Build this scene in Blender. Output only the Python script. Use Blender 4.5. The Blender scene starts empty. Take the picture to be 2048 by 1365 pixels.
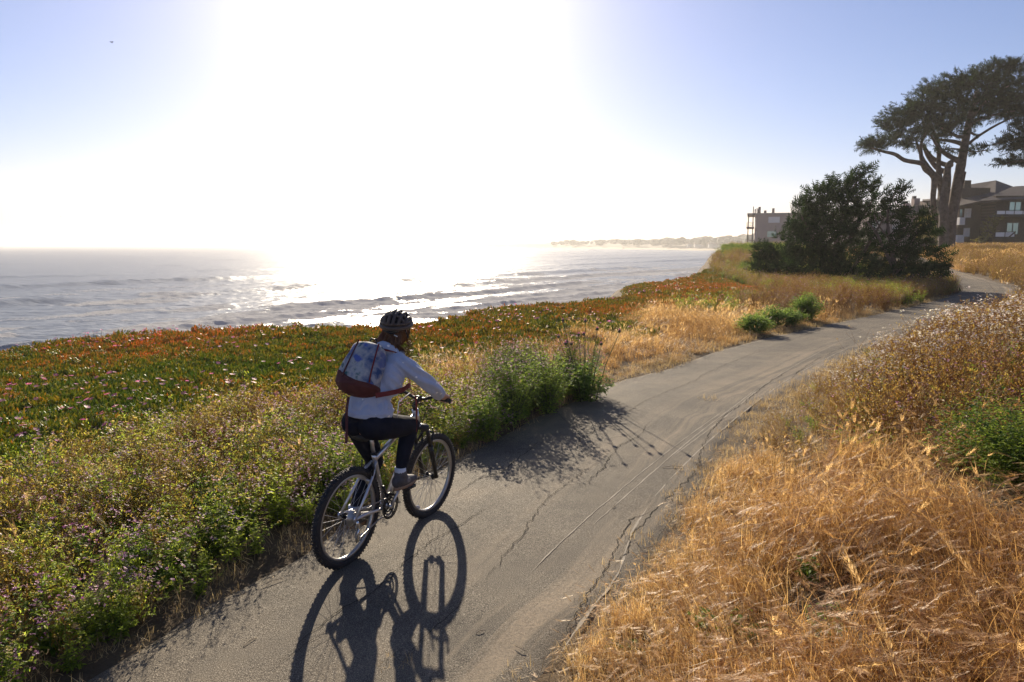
import bpy, bmesh, math, random
import numpy as np
from mathutils import Vector, Matrix, Euler
random.seed(7)
RNG = np.random.default_rng(7)
SC = bpy.context.scene
COL = SC.collection
PI = math.pi

# ------------------------------------------------------------------ camera, sky, sun, exposure
FPX, EYE = 1500.0, 2.12                      # focal length in pixels of the 2048 px photograph, eye height
PITCH = math.atan((682.5 - 488) / FPX)
cam = bpy.data.objects.new('camera', bpy.data.cameras.new('camera'))
COL.objects.link(cam)
cam.location = (0, 0, EYE)
cam.rotation_euler = (PI / 2 - PITCH, 0, 0)
cam.data.sensor_width = 36
cam.data.lens = FPX / 2048 * 36
cam.data.clip_start = 0.05
cam.data.clip_end = 20000
SC.camera = cam

SUN_EL, SUN_AZ = math.radians(20.7), math.radians(-8.1)      # azimuth from +Y, clockwise positive
SDIR = Vector((math.sin(SUN_AZ) * math.cos(SUN_EL), math.cos(SUN_AZ) * math.cos(SUN_EL), math.sin(SUN_EL)))
W = bpy.data.worlds.new('World'); SC.world = W; W.use_nodes = True
nt = W.node_tree; N = nt.nodes; L = nt.links; N.clear()
wo = N.new('ShaderNodeOutputWorld'); bg = N.new('ShaderNodeBackground'); sky = N.new('ShaderNodeTexSky')
sky.sky_type = 'NISHITA'; sky.sun_disc = False
sky.sun_elevation = SUN_EL; sky.sun_rotation = SUN_AZ
sky.altitude = 0; sky.air_density = 1.0; sky.dust_density = 0.3; sky.ozone_density = 4.0
bg.inputs['Strength'].default_value = 0.064
tc = N.new('ShaderNodeTexCoord'); dt = N.new('ShaderNodeVectorMath'); dt.operation = 'DOT_PRODUCT'
dt.inputs[1].default_value = SDIR
L.new(tc.outputs['Generated'], dt.inputs[0])
ac = N.new('ShaderNodeMath'); ac.operation = 'ARCCOSINE'; L.new(dt.outputs['Value'], ac.inputs[0])
def wmath(op, a, b=None):
    m = N.new('ShaderNodeMath'); m.operation = op
    for k, v in enumerate((a, b)):
        if v is None: continue
        if isinstance(v, (int, float)): m.inputs[k].default_value = v
        else: L.new(v, m.inputs[k])
    return m.outputs[0]
# the aureole that sea haze puts round the sun: two lobes falling with the angle from the sun
g1 = wmath('MULTIPLY', wmath('EXPONENT', wmath('MULTIPLY', ac.outputs[0], -1 / 0.06)), 38.0)
g2 = wmath('MULTIPLY', wmath('EXPONENT', wmath('MULTIPLY', ac.outputs[0], -1 / 0.16)), 5.0)
gl = wmath('ADD', g1, g2)
gc = N.new('ShaderNodeVectorMath'); gc.operation = 'SCALE'; gc.inputs[0].default_value = (1.0, 0.90, 0.68)
L.new(gl, gc.inputs['Scale'])
ad = N.new('ShaderNodeVectorMath'); ad.operation = 'ADD'
tn = N.new('ShaderNodeVectorMath'); tn.operation = 'MULTIPLY'; tn.inputs[1].default_value = (1.05, .87, .95)
L.new(sky.outputs[0], tn.inputs[0]); L.new(tn.outputs[0], ad.inputs[0]); L.new(gc.outputs[0], ad.inputs[1])
L.new(ad.outputs[0], bg.inputs['Color']); L.new(bg.outputs[0], wo.inputs[0])

sun = bpy.data.objects.new('sun', bpy.data.lights.new('sun', 'SUN')); COL.objects.link(sun)
sun.data.energy = 5.0; sun.data.angle = math.radians(0.55); sun.data.color = (1.0, 0.86, 0.66)
sun.rotation_euler = SDIR.to_track_quat('Z', 'Y').to_euler()
sun.location = (0, 0, 40)

SC.view_settings.view_transform = 'Standard'; SC.view_settings.look = 'None'
SC.view_settings.exposure = 0.86; SC.view_settings.gamma = 1.0; SC.view_settings.use_curve_mapping = False
SC.cycles.use_denoising = True
SC.cycles.max_bounces = 7; SC.cycles.diffuse_bounces = 3; SC.cycles.glossy_bounces = 3
SC.cycles.transmission_bounces = 4; SC.cycles.volume_bounces = 0; SC.cycles.transparent_max_bounces = 6
SC.cycles.sample_clamp_indirect = 6.0; SC.cycles.caustics_reflective = False; SC.cycles.caustics_refractive = False

# ------------------------------------------------------------------ helpers
CP, SP = math.cos(PITCH), math.sin(PITCH)
def at(px, py, z=0.0):
    """a photograph pixel -> the point of the plane z that it shows"""
    u, v = px - 1024, py - 682.5
    t = (EYE - z) / (FPX * SP + v * CP)
    return Vector((u * t, (FPX * CP - v * SP) * t, z))
def atd(px, py, D):
    """a photograph pixel -> the point at forward distance D"""
    u, v = px - 1024, py - 682.5
    t = D / (FPX * CP - v * SP)
    return Vector((u * t, D, EYE - (FPX * SP + v * CP) * t))

def put(o, label=None, cat=None, group=None, kind=None):
    if label: o['label'] = label
    if cat: o['category'] = cat
    if group: o['group'] = group
    if kind: o['kind'] = kind
    return o
def empty(name, loc=(0, 0, 0), rot=(0, 0, 0)):
    o = bpy.data.objects.new(name, None); COL.objects.link(o)
    o.location = loc; o.rotation_euler = rot; o.empty_display_size = 0.2
    return o
def link(name, me, parent=None, smooth=True):
    o = bpy.data.objects.new(name, me); COL.objects.link(o)
    if parent is not None: o.parent = parent
    if smooth and len(me.polygons): me.polygons.foreach_set('use_smooth', np.ones(len(me.polygons), bool))
    return o

class Acc:
    """collects vertices and faces (with material slots)"""
    def __init__(s): s.v = []; s.f = []; s.m = []; s.n = 0
    def add(s, V, F, mi=0):
        V = np.asarray(V, float); s.v.append(V)
        for f in F: s.f.append([i + s.n for i in f]); s.m.append(mi)
        s.n += len(V)
    def mesh(s, name, mats):
        me = bpy.data.meshes.new(name)
        V = np.concatenate(s.v) if s.v else np.zeros((0, 3))
        me.from_pydata(V.tolist(), [], s.f)
        for m in mats: me.materials.append(m)
        if len(mats) > 1: me.polygons.foreach_set('material_index', np.array(s.m, np.int32))
        me.update(); return me
    def obj(s, name, mats, parent=None, smooth=True):
        if not isinstance(mats, (list, tuple)): mats = [mats]
        return link(name, s.mesh(name, mats), parent, smooth)
    def box(s, c, size, rot=None, mi=0):
        c = np.array(c, float); h = np.array(size, float) / 2
        V = np.array([[x, y, z] for x in (-1, 1) for y in (-1, 1) for z in (-1, 1)], float) * h
        if rot is not None: V = V @ np.array(Euler(rot).to_matrix()).T
        s.add(V + c, [(0, 1, 3, 2), (4, 6, 7, 5), (0, 4, 5, 1), (2, 3, 7, 6), (0, 2, 6, 4), (1, 5, 7, 3)], mi)
    def tube(s, P, R, seg=8, mi=0, cap=True, flat=1.0, up=None):
        P = np.asarray(P, float); n = len(P)
        R = np.full(n, float(R)) if np.isscalar(R) else np.asarray(R, float)
        T = np.gradient(P, axis=0) if n > 1 else np.array([[0, 0, 1.]])
        T /= np.linalg.norm(T, axis=1)[:, None] + 1e-9
        ref = np.array([0, 0, 1.]) if up is None else np.asarray(up, float)
        if up is None and abs(T[0] @ ref) > .9: ref = np.array([1., 0, 0])
        V = []
        a = np.linspace(0, 2 * PI, seg, endpoint=False)
        A = ref - T[0] * (ref @ T[0]); A /= np.linalg.norm(A)
        for i in range(n):
            A = A - T[i] * (A @ T[i]); A /= np.linalg.norm(A) + 1e-9
            B = np.cross(T[i], A)
            V.append(P[i] + R[i] * (np.cos(a)[:, None] * A * flat + np.sin(a)[:, None] * B))
        V = np.concatenate(V); F = []
        for i in range(n - 1):
            for j in range(seg):
                k = (j + 1) % seg
                F.append((i * seg + j, i * seg + k, (i + 1) * seg + k, (i + 1) * seg + j))
        if cap: F.append(tuple(range(seg))[::-1]); F.append(tuple((n - 1) * seg + j for j in range(seg)))
        s.add(V, F, mi)
    def ball(s, c, r, seg=10, rings=6, mi=0, rot=None):
        r = np.array([r, r, r] if np.isscalar(r) else r, float); V = [[0, 0, 1.]]
        for i in range(1, rings):
            t = PI * i / rings
            for j in range(seg):
                V.append([math.sin(t) * math.cos(2 * PI * j / seg), math.sin(t) * math.sin(2 * PI * j / seg), math.cos(t)])
        V.append([0, 0, -1.]); V = np.array(V) * r
        if rot is not None: V = V @ np.array(Euler(rot).to_matrix()).T
        F = [(0, 1 + j, 1 + (j + 1) % seg) for j in range(seg)]
        for i in range(rings - 2):
            for j in range(seg):
                k = (j + 1) % seg; b = 1 + i * seg
                F.append((b + j, b + seg + j, b + seg + k, b + k))
        e = len(V) - 1; b = 1 + (rings - 2) * seg
        F += [(e, b + (j + 1) % seg, b + j) for j in range(seg)]
        s.add(V + np.array(c, float), F, mi)
    def disc(s, c, n, r, th, seg=20, mi=0):
        n = np.array(n, float); n /= np.linalg.norm(n); c = np.array(c, float)
        s.tube([c - n * th / 2, c + n * th / 2], r, seg, mi)

def grid_mesh(name, X, Y, Z, mat, uv=None):
    r, c = X.shape
    me = bpy.data.meshes.new(name)
    V = np.stack([X, Y, Z], -1).reshape(-1, 3)
    i = np.arange((r - 1) * (c - 1)); a = i // (c - 1) * c + i % (c - 1)
    F = np.stack([a, a + 1, a + c + 1, a + c], 1)
    me.vertices.add(len(V)); me.vertices.foreach_set('co', V.ravel())
    me.loops.add(F.size); me.loops.foreach_set('vertex_index', F.ravel().astype(np.int32))
    me.polygons.add(len(F)); me.polygons.foreach_set('loop_start', (np.arange(len(F)) * 4).astype(np.int32))
    me.polygons.foreach_set('loop_total', np.full(len(F), 4, np.int32))
    me.update(calc_edges=True); me.materials.append(mat)
    if uv is not None:
        ul = me.uv_layers.new(name='UVMap'); UV = uv.reshape(-1, 2)[F.ravel()]
        ul.data.foreach_set('uv', UV.ravel())
    return me
def attr(me, name, vals):
    a = me.attributes.new(name, 'FLOAT', 'POINT'); a.data.foreach_set('value', np.asarray(vals, np.float32).ravel())

_perm = np.random.default_rng(3).random((256, 256))
def vnoise(x, y, s=1.0, o=0):
    x = np.asarray(x, float) / s + 37.7 + o * 17.3; y = np.asarray(y, float) / s + 91.3 + o * 5.1
    xi = np.floor(x).astype(int); yi = np.floor(y).astype(int); fx = x - xi; fy = y - yi
    fx = fx * fx * (3 - 2 * fx); fy = fy * fy * (3 - 2 * fy)
    g = lambda a, b: _perm[a % 256, b % 256]
    return (g(xi, yi) * (1 - fx) + g(xi + 1, yi) * fx) * (1 - fy) + (g(xi, yi + 1) * (1 - fx) + g(xi + 1, yi + 1) * fx) * fy
def fbm(x, y, s=1.0, o=0, n=4):
    t = 0; a = .5
    for k in range(n): t = t + a * vnoise(x, y, s / 2 ** k, o + k); a *= .5
    return t / (1 - .5 ** n)
def sstep(a, b, x):
    t = np.clip((np.asarray(x, float) - a) / (b - a), 0, 1); return t * t * (3 - 2 * t)

# ------------------------------------------------------------------ materials
class Mat:
    def __init__(s, name):
        s.m = bpy.data.materials.new(name); s.m.use_nodes = True
        s.t = s.m.node_tree; s.N = s.t.nodes; s.N.clear(); s.out = s.N.new('ShaderNodeOutputMaterial')
    def n(s, typ, **kw):
        o = s.N.new('ShaderNode' + typ)
        for k, v in kw.items():
            if k.startswith('_'): setattr(o, k[1:], v)
        return o
    def set(s, sock, v):
        if isinstance(v, bpy.types.NodeSocket): s.t.links.new(v, sock)
        elif v is not None:
            if sock.type == 'RGBA' and len(v) == 3: v = (*v, 1)
            sock.default_value = v
    def math(s, op, a, b=0.0, clamp=False):
        o = s.N.new('ShaderNodeMath'); o.operation = op; o.use_clamp = clamp
        s.set(o.inputs[0], a); s.set(o.inputs[1], b); return o.outputs[0]
    def mix(s, f, a, b, typ='MIX'):
        o = s.N.new('ShaderNodeMix'); o.data_type = 'RGBA'; o.blend_type = typ
        s.set(o.inputs[0], f); s.set(o.inputs[6], a); s.set(o.inputs[7], b); return o.outputs[2]
    def noise(s, scale, detail=3, rough=.55, vec=None, out=0):
        o = s.N.new('ShaderNodeTexNoise'); o.inputs['Scale'].default_value = scale
        o.inputs['Detail'].default_value = detail; o.inputs['Roughness'].default_value = rough
        if vec is not None: s.set(o.inputs['Vector'], vec)
        return o.outputs[out]
    def ramp(s, f, stops, interp='LINEAR'):
        o = s.N.new('ShaderNodeValToRGB'); s.set(o.inputs[0], f); e = o.color_ramp; e.interpolation = interp
        while len(e.elements) < len(stops): e.elements.new(.5)
        for k, (p, c) in enumerate(stops):
            e.elements[k].position = p; e.elements[k].color = (*c, 1) if len(c) == 3 else c
        return o.outputs[0]
    def coord(s, which='Object'): return s.n('TexCoord').outputs[which]
    def mapping(s, vec, scale=(1, 1, 1), rot=(0, 0, 0)):
        o = s.n('Mapping'); s.set(o.inputs[0], vec); o.inputs['Scale'].default_value = scale; o.inputs['Rotation'].default_value = rot
        return o.outputs[0]
    def bump(s, h, strength=.5, dist=.01):
        o = s.n('Bump'); o.inputs['Strength'].default_value = strength; o.inputs['Distance'].default_value = dist
        s.set(o.inputs['Height'], h); return o.outputs[0]
    def pbr(s, col, rough=.6, metal=0., bump=None, spec=.5, **kw):
        o = s.n('BsdfPrincipled'); s.set(o.inputs['Base Color'], col); s.set(o.inputs['Roughness'], rough)
        s.set(o.inputs['Metallic'], metal); s.set(o.inputs['Specular IOR Level'], spec)
        for k, v in kw.items(): s.set(o.inputs[k.replace('_', ' ')], v)
        if bump is not None: s.set(o.inputs['Normal'], bump)
        s.b = o; return o.outputs[0]
    def done(s, sh): s.t.links.new(sh, s.out.inputs['Surface']); return s.m

def simple(name, col, rough=.6, metal=0., var=.15, scale=8., bump=0., bscale=60., spec=.5):
    m = Mat(name); oc = m.coord()
    c2 = tuple(min(1, x * (1 + var)) for x in col); c1 = tuple(x * (1 - var) for x in col)
    c = m.ramp(m.noise(scale, 4, .6, oc), [(.3, c1), (.7, c2)])
    b = m.bump(m.noise(bscale, 3, .6, oc), bump, .004) if bump else None
    return m.done(m.pbr(c, rough, metal, b, spec))
def leafy(name, ca, cb, transl=.45, rough=.5, cc=None, spec=.3, tr_gain=1.3):
    """foliage: colour a to b by the plant's own tint and a random per plant, light passes through"""
    m = Mat(name)
    at_ = m.n('Attribute'); at_.attribute_type = 'INSTANCER'; at_.attribute_name = 'tint'
    oi = m.n('ObjectInfo'); r = m.math('SUBTRACT', oi.outputs['Random'], .5)
    geo = m.n('NewGeometry'); isl = m.math('SUBTRACT', geo.outputs['Random Per Island'], .5)
    f = m.math('ADD', at_.outputs['Fac'], m.math('MULTIPLY', r, .3))
    f = m.math('ADD', f, m.math('MULTIPLY', isl, .75), clamp=True)
    stops = [(0, ca), (1, cb)] if cc is None else [(0, ca), (.5, cc), (1, cb)]
    c = m.ramp(f, stops)
    hv = m.n('HueSaturation'); m.set(hv.inputs['Color'], c)
    m.set(hv.inputs['Value'], m.math('ADD', m.math('MULTIPLY', isl, .5), 1.0))
    c = hv.outputs[0]
    p = m.pbr(c, rough, 0, None, spec)
    tr = m.n('BsdfTranslucent'); g = m.mix(1.0, c, (tr_gain, tr_gain, tr_gain * .8), 'MULTIPLY'); m.set(tr.inputs[0], g)
    mx = m.n('MixShader'); mx.inputs[0].default_value = transl
    m.t.links.new(p, mx.inputs[1]); m.t.links.new(tr.outputs[0], mx.inputs[2])
    return m.done(mx.outputs[0])

# ------------------------------------------------------------------ ground: path line, cliff line, heights
def densify(P, n=8):
    P = np.array(P, float); out = []
    for i in range(len(P) - 1):
        p0 = P[max(i - 1, 0)]; p1 = P[i]; p2 = P[i + 1]; p3 = P[min(i + 2, len(P) - 1)]
        for t in np.linspace(0, 1, n, endpoint=False):
            out.append(.5 * ((2 * p1) + (-p0 + p2) * t + (2 * p0 - 5 * p1 + 4 * p2 - p3) * t * t + (-p0 + 3 * p1 - 3 * p2 + p3) * t ** 3))
    out.append(P[-1]); return np.array(out)
CL = densify([(-7, -14), (-4.4, -6), (-2.75, -1.2), (-1.85, 1.1), (-1.12, 3.0), (-.41, 4.75), (.5, 7.03), (2.12, 10.25), (3.5, 12.1), (5.87, 15.4),
              (8.25, 18.1), (12.3, 22.5), (15.9, 26.6), (18.6, 29.8), (21.6, 33.9), (24.3, 38.6), (26.6, 44.3), (28.9, 50.5), (31.8, 58), (35, 66),
              (38.5, 74), (44, 84), (52, 96)], 10)
TAN = np.gradient(CL, axis=0); TAN /= np.linalg.norm(TAN, axis=1)[:, None]
CLIFF = densify([(-70, -80), (-28, -16), (-15, 5), (-11.4, 11.5), (-10.4, 15.3), (-9.4, 18.2), (-6.8, 19.0), (-3.4, 18.3), (-1.9, 19.2), (-.4, 23.2),
                 (4, 28), (5.0, 33), (6.2, 37.5), (11.6, 46.6), (14.2, 54), (17, 62), (22, 76), (33, 100), (50, 150), (80, 220), (150, 400), (330, 900), (330, 3000)], 8)
def polydist(x, y, P):
    """signed distance to a polyline, positive to its left"""
    x = np.asarray(x, float).ravel(); y = np.asarray(y, float).ravel()
    best = np.full(x.shape, 1e18); sg = np.zeros(x.shape); idx = np.zeros(x.shape, int)
    for i in range(len(P) - 1):
        a = P[i]; b = P[i + 1]; d = b - a; l2 = d @ d
        t = np.clip(((x - a[0]) * d[0] + (y - a[1]) * d[1]) / l2, 0, 1)
        ex = x - a[0] - t * d[0]; ey = y - a[1] - t * d[1]; q = ex * ex + ey * ey
        m = q < best; best[m] = q[m]
        cr = d[0] * (y - a[1]) - d[1] * (x - a[0]); sg[m] = np.sign(cr)[m]; idx[m] = i
    return np.sqrt(best) * sg, idx
def pathz(y): return .95 * sstep(38, 80, y)
HW = 1.12; HR = 1.36
def hr(y): return 1.12 + .24 * sstep(3.4, 6.2, y)
def ground(x, y, raw=False):
    shp = np.shape(x); x = np.asarray(x, float).ravel(); y = np.asarray(y, float).ravel()
    dp, _ = polydist(x, y, CL); dc, _ = polydist(x, y, CLIFF)
    pz = pathz(y)
    z = pz + .06 * (fbm(x, y, 3.0) - .5) + .25 * (fbm(x, y, 14, 5) - .5) * sstep(2, 8, abs(dp))
    right = np.clip(-dp - hr(y), 0, 99)
    z = z + .42 * sstep(.15, 3.2, right) + .25 * sstep(3, 12, right) * (1 - sstep(45, 60, y))
    left = np.clip(dp - HW, 0, 99)
    z = z + .05 * sstep(.1, 1.5, left) - .20 * sstep(-3, -9, x) * sstep(5, 12, y)
    z = z + 1.15 * np.exp(-((x - 20.5) ** 2 / (2 * 5.2 ** 2) + (y - 60) ** 2 / (2 * 9.5 ** 2))) * sstep(0, 6, left)
    z = z + .25 * sstep(90, 130, y)
    inpath = 1 - sstep(-.12, .22, np.where(dp > 0, dp - HW, -dp - hr(y)))
    z = z * (1 - inpath) + (pz - .018) * inpath
    sea = np.clip(dc, 0, 99); rough_edge = (fbm(x, y, 1.3, 9) - .5)
    f = sstep(0, 4.5, sea + rough_edge * .5)
    z = z * (1 - f) + (-6.2 - .06 * np.clip(sea - 4, 0, 60)) * f
    if raw: return z.reshape(shp), dp.reshape(shp), dc.reshape(shp)
    return z.reshape(shp)

soil = Mat('soil'); oc = soil.coord()
sc_ = soil.ramp(soil.noise(1.7, 6, .65, oc), [(.3, (.06, .042, .026)), (.5, (.12, .085, .05)), (.72, (.20, .145, .085))])
sb_ = soil.bump(soil.noise(30, 5, .7, oc), .8, .02)
M_SOIL = soil.done(soil.pbr(sc_, .95, 0, sb_, .2))
def lines(parts):
    return np.unique(np.concatenate([np.arange(a, b, s) for a, b, s in parts]).round(4))
gx = lines([(-4000, -400, 400), (-400, -60, 30), (-60, -20, 2), (-20, 12, .2), (12, 40, .35), (40, 100, 2), (100, 400, 25), (400, 4001, 400)])
gy = lines([(-4000, -400, 400), (-400, -30, 30), (-30, 0, 1.5), (0, 24, .2), (24, 80, .4), (80, 150, 3), (150, 800, 25), (800, 6000, 400)])
GX, GY = np.meshgrid(gx, gy)
GZ = ground(GX, GY)
o = link('ground', grid_mesh('ground', GX, GY, GZ, M_SOIL)); put(o, kind='structure')

# ------------------------------------------------------------------ the asphalt path
asp = Mat('asphalt'); uv = asp.coord('UV'); oc = asp.coord()
g0 = asp.noise(170, 2, .8, oc); g1_ = asp.noise(1.1, 5, .6, oc); g2_ = asp.noise(55, 3, .7, oc)
base = asp.ramp(g0, [(.34, (.052, .046, .038)), (.50, (.155, .137, .112)), (.60, (.25, .22, .175)), (.74, (.62, .56, .46))])
dust = asp.ramp(g1_, [(.35, (.72, .70, .68)), (.6, (1.0, .97, .92)), (.8, (1.25, 1.14, 1.0))])
col = asp.mix(1.0, base, dust, 'MULTIPLY')
sx = asp.n('SeparateXYZ'); asp.set(sx.inputs[0], uv)
streak = asp.noise(1.0, 5, .6, asp.mapping(uv, (.12, 11, 1)))
edge = asp.math('ABSOLUTE', sx.outputs[1])
# dust lies in long streaks on the outer (right) half and along both edges
sand = asp.math('MULTIPLY', asp.ramp(streak, [(.46, (0, 0, 0)), (.60, (1, 1, 1))]), asp.ramp(sx.outputs[1], [(0, (1, 1, 1)), (.22, (1, 1, 1)), (.5, (.12, .12, .12)), (.93, (.1, .1, .1)), (1, (1, 1, 1))]))
sand = asp.math('MULTIPLY', sand, asp.ramp(g2_, [(.3, (.25, .25, .25)), (.7, (.8, .8, .8))]))
col = asp.mix(sand, col, (.40, .32, .225))
stain = asp.ramp(asp.noise(.75, 6, .7, asp.mapping(oc, (1, 1, 1))), [(.33, (.70, .70, .71)), (.48, (.95, .94, .92)), (.66, (1.16, 1.12, 1.06))])
col = asp.mix(1.0, col, stain, 'MULTIPLY')
hb = asp.math('ADD', asp.math('MULTIPLY', g0, 1.0), asp.math('MULTIPLY', g2_, .6))
M_ASP = asp.done(asp.pbr(col, asp.ramp(g0, [(.4, (.92,) * 3), (.75, (.55,) * 3)]), 0, asp.bump(hb, .9, .006), .18))
nA, nC = len(CL), 29
cc_ = np.linspace(-1, 1, nC)
arc = np.concatenate([[0], np.cumsum(np.linalg.norm(np.diff(CL, axis=0), axis=1))])
NRM = np.stack([-TAN[:, 1], TAN[:, 0]], 1)
wob = HW * (1 + .0 * arc) + .16 * (fbm(arc, arc * 0, 1.6, 2) - .5) + .10 * (vnoise(arc, arc * 0, .35, 4) - .5)
wob2 = HW + .22 * (fbm(arc, arc * 0 + 9, 1.6, 3) - .5) + .14 * (vnoise(arc, arc * 0, .4, 7) - .5)
# finer sampling along the near part for ragged edges
ai = np.concatenate([np.arange(0, arc[-1], .12)])
cx_ = np.interp(ai, arc, CL[:, 0]); cy_ = np.interp(ai, arc, CL[:, 1]); nx_ = np.interp(ai, arc, NRM[:, 0]); ny_ = np.interp(ai, arc, NRM[:, 1])
wl = HW + .14 * (fbm(ai, ai * 0, 1.8, 2) - .5) + .10 * (vnoise(ai, ai * 0, .4, 4) - .5)
wr = hr(cy_) - .04 + .26 * (fbm(ai, ai * 0 + 9, 1.8, 3) - .5) + .16 * (vnoise(ai, ai * 0, .4, 7) - .5)
wd = np.where(cc_[None] > 0, wl[:, None], wr[:, None]) * cc_[None]
PX = cx_[:, None] + nx_[:, None] * wd; PY = cy_[:, None] + ny_[:, None] * wd
def pathsurf(x, y, t):
    return pathz(y) + .022 * (fbm(x, y, 2.2, 11) - .5) + .015 * (1 - np.asarray(t) ** 2)
PZ = pathsurf(PX, PY, cc_[None]) - .03 * (np.abs(cc_)[None] > .999) - .008 * (np.abs(cc_)[None] > .92)
UVp = np.stack([np.broadcast_to(ai[:, None], PX.shape), np.broadcast_to((cc_[None] + 1) / 2, PX.shape)], -1)
path = link('asphalt_path', grid_mesh('asphalt_path', PX, PY, PZ, M_ASP, UVp)); put(path, kind='structure')

M_CRACK = simple('crack_shade_dirt', (.022, .019, .016), .95, spec=.1)  # one dark colour for crack dirt and the painted shade of the recess
M_RIDGE = simple('sealed_joint', (.34, .30, .24), .85, spec=.2)
def crack(pts, w, mat=None, name='asphalt_crack', lift=.006, jag=.03, seed=0):
    P = densify([tuple(at(*p).xy) for p in pts], 3); P = np.array(P)
    seg = np.linalg.norm(np.diff(P, axis=0), axis=1); al = np.concatenate([[0], np.cumsum(seg)])
    s_ = np.arange(0, al[-1], .014); r = np.random.default_rng(seed)
    x = np.interp(s_, al, P[:, 0]); y = np.interp(s_, al, P[:, 1])
    off = (fbm(s_, s_ * 0 + seed * 7.7, .30, seed, 3) - .5) * jag * 1.6 + (vnoise(s_, s_ * 0 + seed, .06, seed) - .5) * jag * .9 + (vnoise(s_, s_ * 0 + seed, .028, seed + 3) - .5) * jag * .5
    tx = np.gradient(x); ty = np.gradient(y); q = np.hypot(tx, ty); tx /= q; ty /= q
    x = x - ty * off; y = y + tx * off
    ww = .34 * w * (0.2 + 1.7 * fbm(s_, s_ * 0 + seed * 3.3, .16, seed + 5, 4) ** 1.5) * sstep(0, .4, s_) * sstep(0, .4, al[-1] - s_) + .0006
    X = np.stack([x - ty * ww, x + ty * ww], 1); Y = np.stack([y + tx * ww, y - tx * ww], 1)
    d, _ = polydist(X, Y, CL); Z = pathsurf(X, Y, np.clip(d.reshape(X.shape) / HW, -1, 1)) + lift
    o = link(name, grid_mesh(name, X, Y, Z, mat or M_CRACK), path); return o
CRACKS = [
    ([(1230, 1140), (1290, 1040), (1330, 1005), (1385, 950), (1400, 905), (1410, 880), (1440, 840), (1490, 805), (1540, 765), (1570, 745)], .011),
    ([(1090, 1365), (1130, 1275), (1175, 1190), (1215, 1135), (1228, 1100), (1262, 1045), (1310, 1022)], .009),
    ([(1165, 980), (1190, 955), (1240, 895), (1280, 875), (1295, 850)], .010),
    ([(970, 1165), (1010, 1110), (1045, 1070), (1090, 1010), (1140, 965), (1180, 940), (1200, 925)], .007),
    ([(1145, 895), (1200, 858), (1255, 825), (1300, 800), (1385, 765), (1420, 745), (1490, 715), (1560, 690), (1640, 660), (1700, 640)], .008),
    ([(900, 1000), (960, 960), (1000, 950), (1045, 915), (1090, 880)], .006),
    ([(560, 1330), (640, 1260), (690, 1220), (760, 1180), (810, 1130), (870, 1080), (930, 1050), (985, 1010)], .007),
    ([(180, 1340), (290, 1290), (400, 1240), (480, 1180), (590, 1120)], .006),
    ([(520, 1365), (560, 1335), (620, 1290), (700, 1240)], .006),
    ([(1240, 770), (1300, 735), (1350, 722), (1440, 695)], .007),
    ([(1580, 760), (1610, 735), (1650, 712), (1700, 690)], .012),
    ([(1510, 690), (1570, 672), (1625, 662), (1660, 648), (1740, 632)], .007),
    ([(1140, 905), (1185, 890), (1250, 875), (1290, 862)], .005),
    ([(1075, 800), (1150, 860), (1160, 905)], .004),
    ([(1300, 1120), (1330, 1060), (1372, 1010), (1395, 960)], .006),
    ([(800, 1340), (850, 1280), (905, 1230), (960, 1170)], .004),
]
for i, (p, w) in enumerate(CRACKS): crack(p, w, seed=i + 1, jag=.035 if w > .006 else .02)
for i, (p, w) in enumerate([([(1105, 1330), (1180, 1225), (1235, 1150), (1265, 1065), (1300, 1010)], .022), ([(1300, 1005), (1400, 900), (1500, 815), (1600, 745), (1700, 695)], .020),
                            ([(1180, 1060), (1290, 960), (1420, 850), (1520, 775)], .016), ([(1060, 1150), (1180, 1035), (1330, 910), (1450, 820)], .014), ([(1340, 920), (1450, 835), (1560, 750), (1680, 685), (1780, 640)], .015)]):
    crack(p, w, M_RIDGE, 'sealed_joint', .004, .006, 40 + i)

# ------------------------------------------------------------------ sea
CD = np.array([.577, .817]); CN = np.array([-.817, .577])
SEA = -7.0
rr = 48 * (7200 / 48) ** (np.linspace(0, 1, 900) ** 1.35)
th = np.radians(np.concatenate([np.linspace(-130, -48, 50, endpoint=False), np.linspace(-48, 36, 520, endpoint=False), np.linspace(36, 75, 25)]))
RR, TH = np.meshgrid(rr, th, indexing='ij')
SX = RR * np.sin(TH); SY = RR * np.cos(TH)
q = SX * CN[0] + SY * CN[1]; s_ = SX * CD[0] + SY * CD[1]
qw = q + 7 * (fbm(s_, s_ * 0, 60, 1) - .5) + 2.5 * (fbm(s_, s_ * 0 + 3, 12, 2) - .5) + .00045 * np.clip(s_ - 90, 0, 400) ** 2 * .35
Z = np.zeros_like(q); foam = np.zeros_like(q)
def ridge(q0, amp, wb, wf, off, brk, ln=45.):
    """a swell with its steep face to the shore; brk = how much of it breaks"""
    global Z, foam
    qq = qw + 3 * (fbm(s_, q * 0 + off, 25, off) - .5) + 1.5 * (fbm(s_, q * .3 + off, 5, off + 30, 3) - .5) - q0
    m = sstep(.25, .62, fbm(s_, q * 0 + off * 9, ln, off + 3, 2))
    prof = np.where(qq > 0, np.exp(-(qq / wb) ** 2), np.exp(-(qq / wf) ** 2))
    Z += amp * m * prof * (.8 + .4 * fbm(s_, q * 0, 3.5, off + 40, 3))
    br = sstep(.32, .48, fbm(s_, q * 0 + off * 4, ln * .7, off + 6, 3))
    foam_here = 1.5 * brk * m * br * np.exp(-((qq + wf * 1.1) / (wf * 2.2)) ** 2) * (qq < wf * .8) * (.55 + .9 * fbm(s_, q, 1.6, off + 50, 3)) + .5 * m * (np.abs(qq) < .4) * (brk > .2)
    foam = np.maximum(foam, foam_here)
ridge(58, .25, 2.0, .9, 1, 1.6)
ridge(66, .32, 2.2, 1.0, 3, 1.6)
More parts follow.
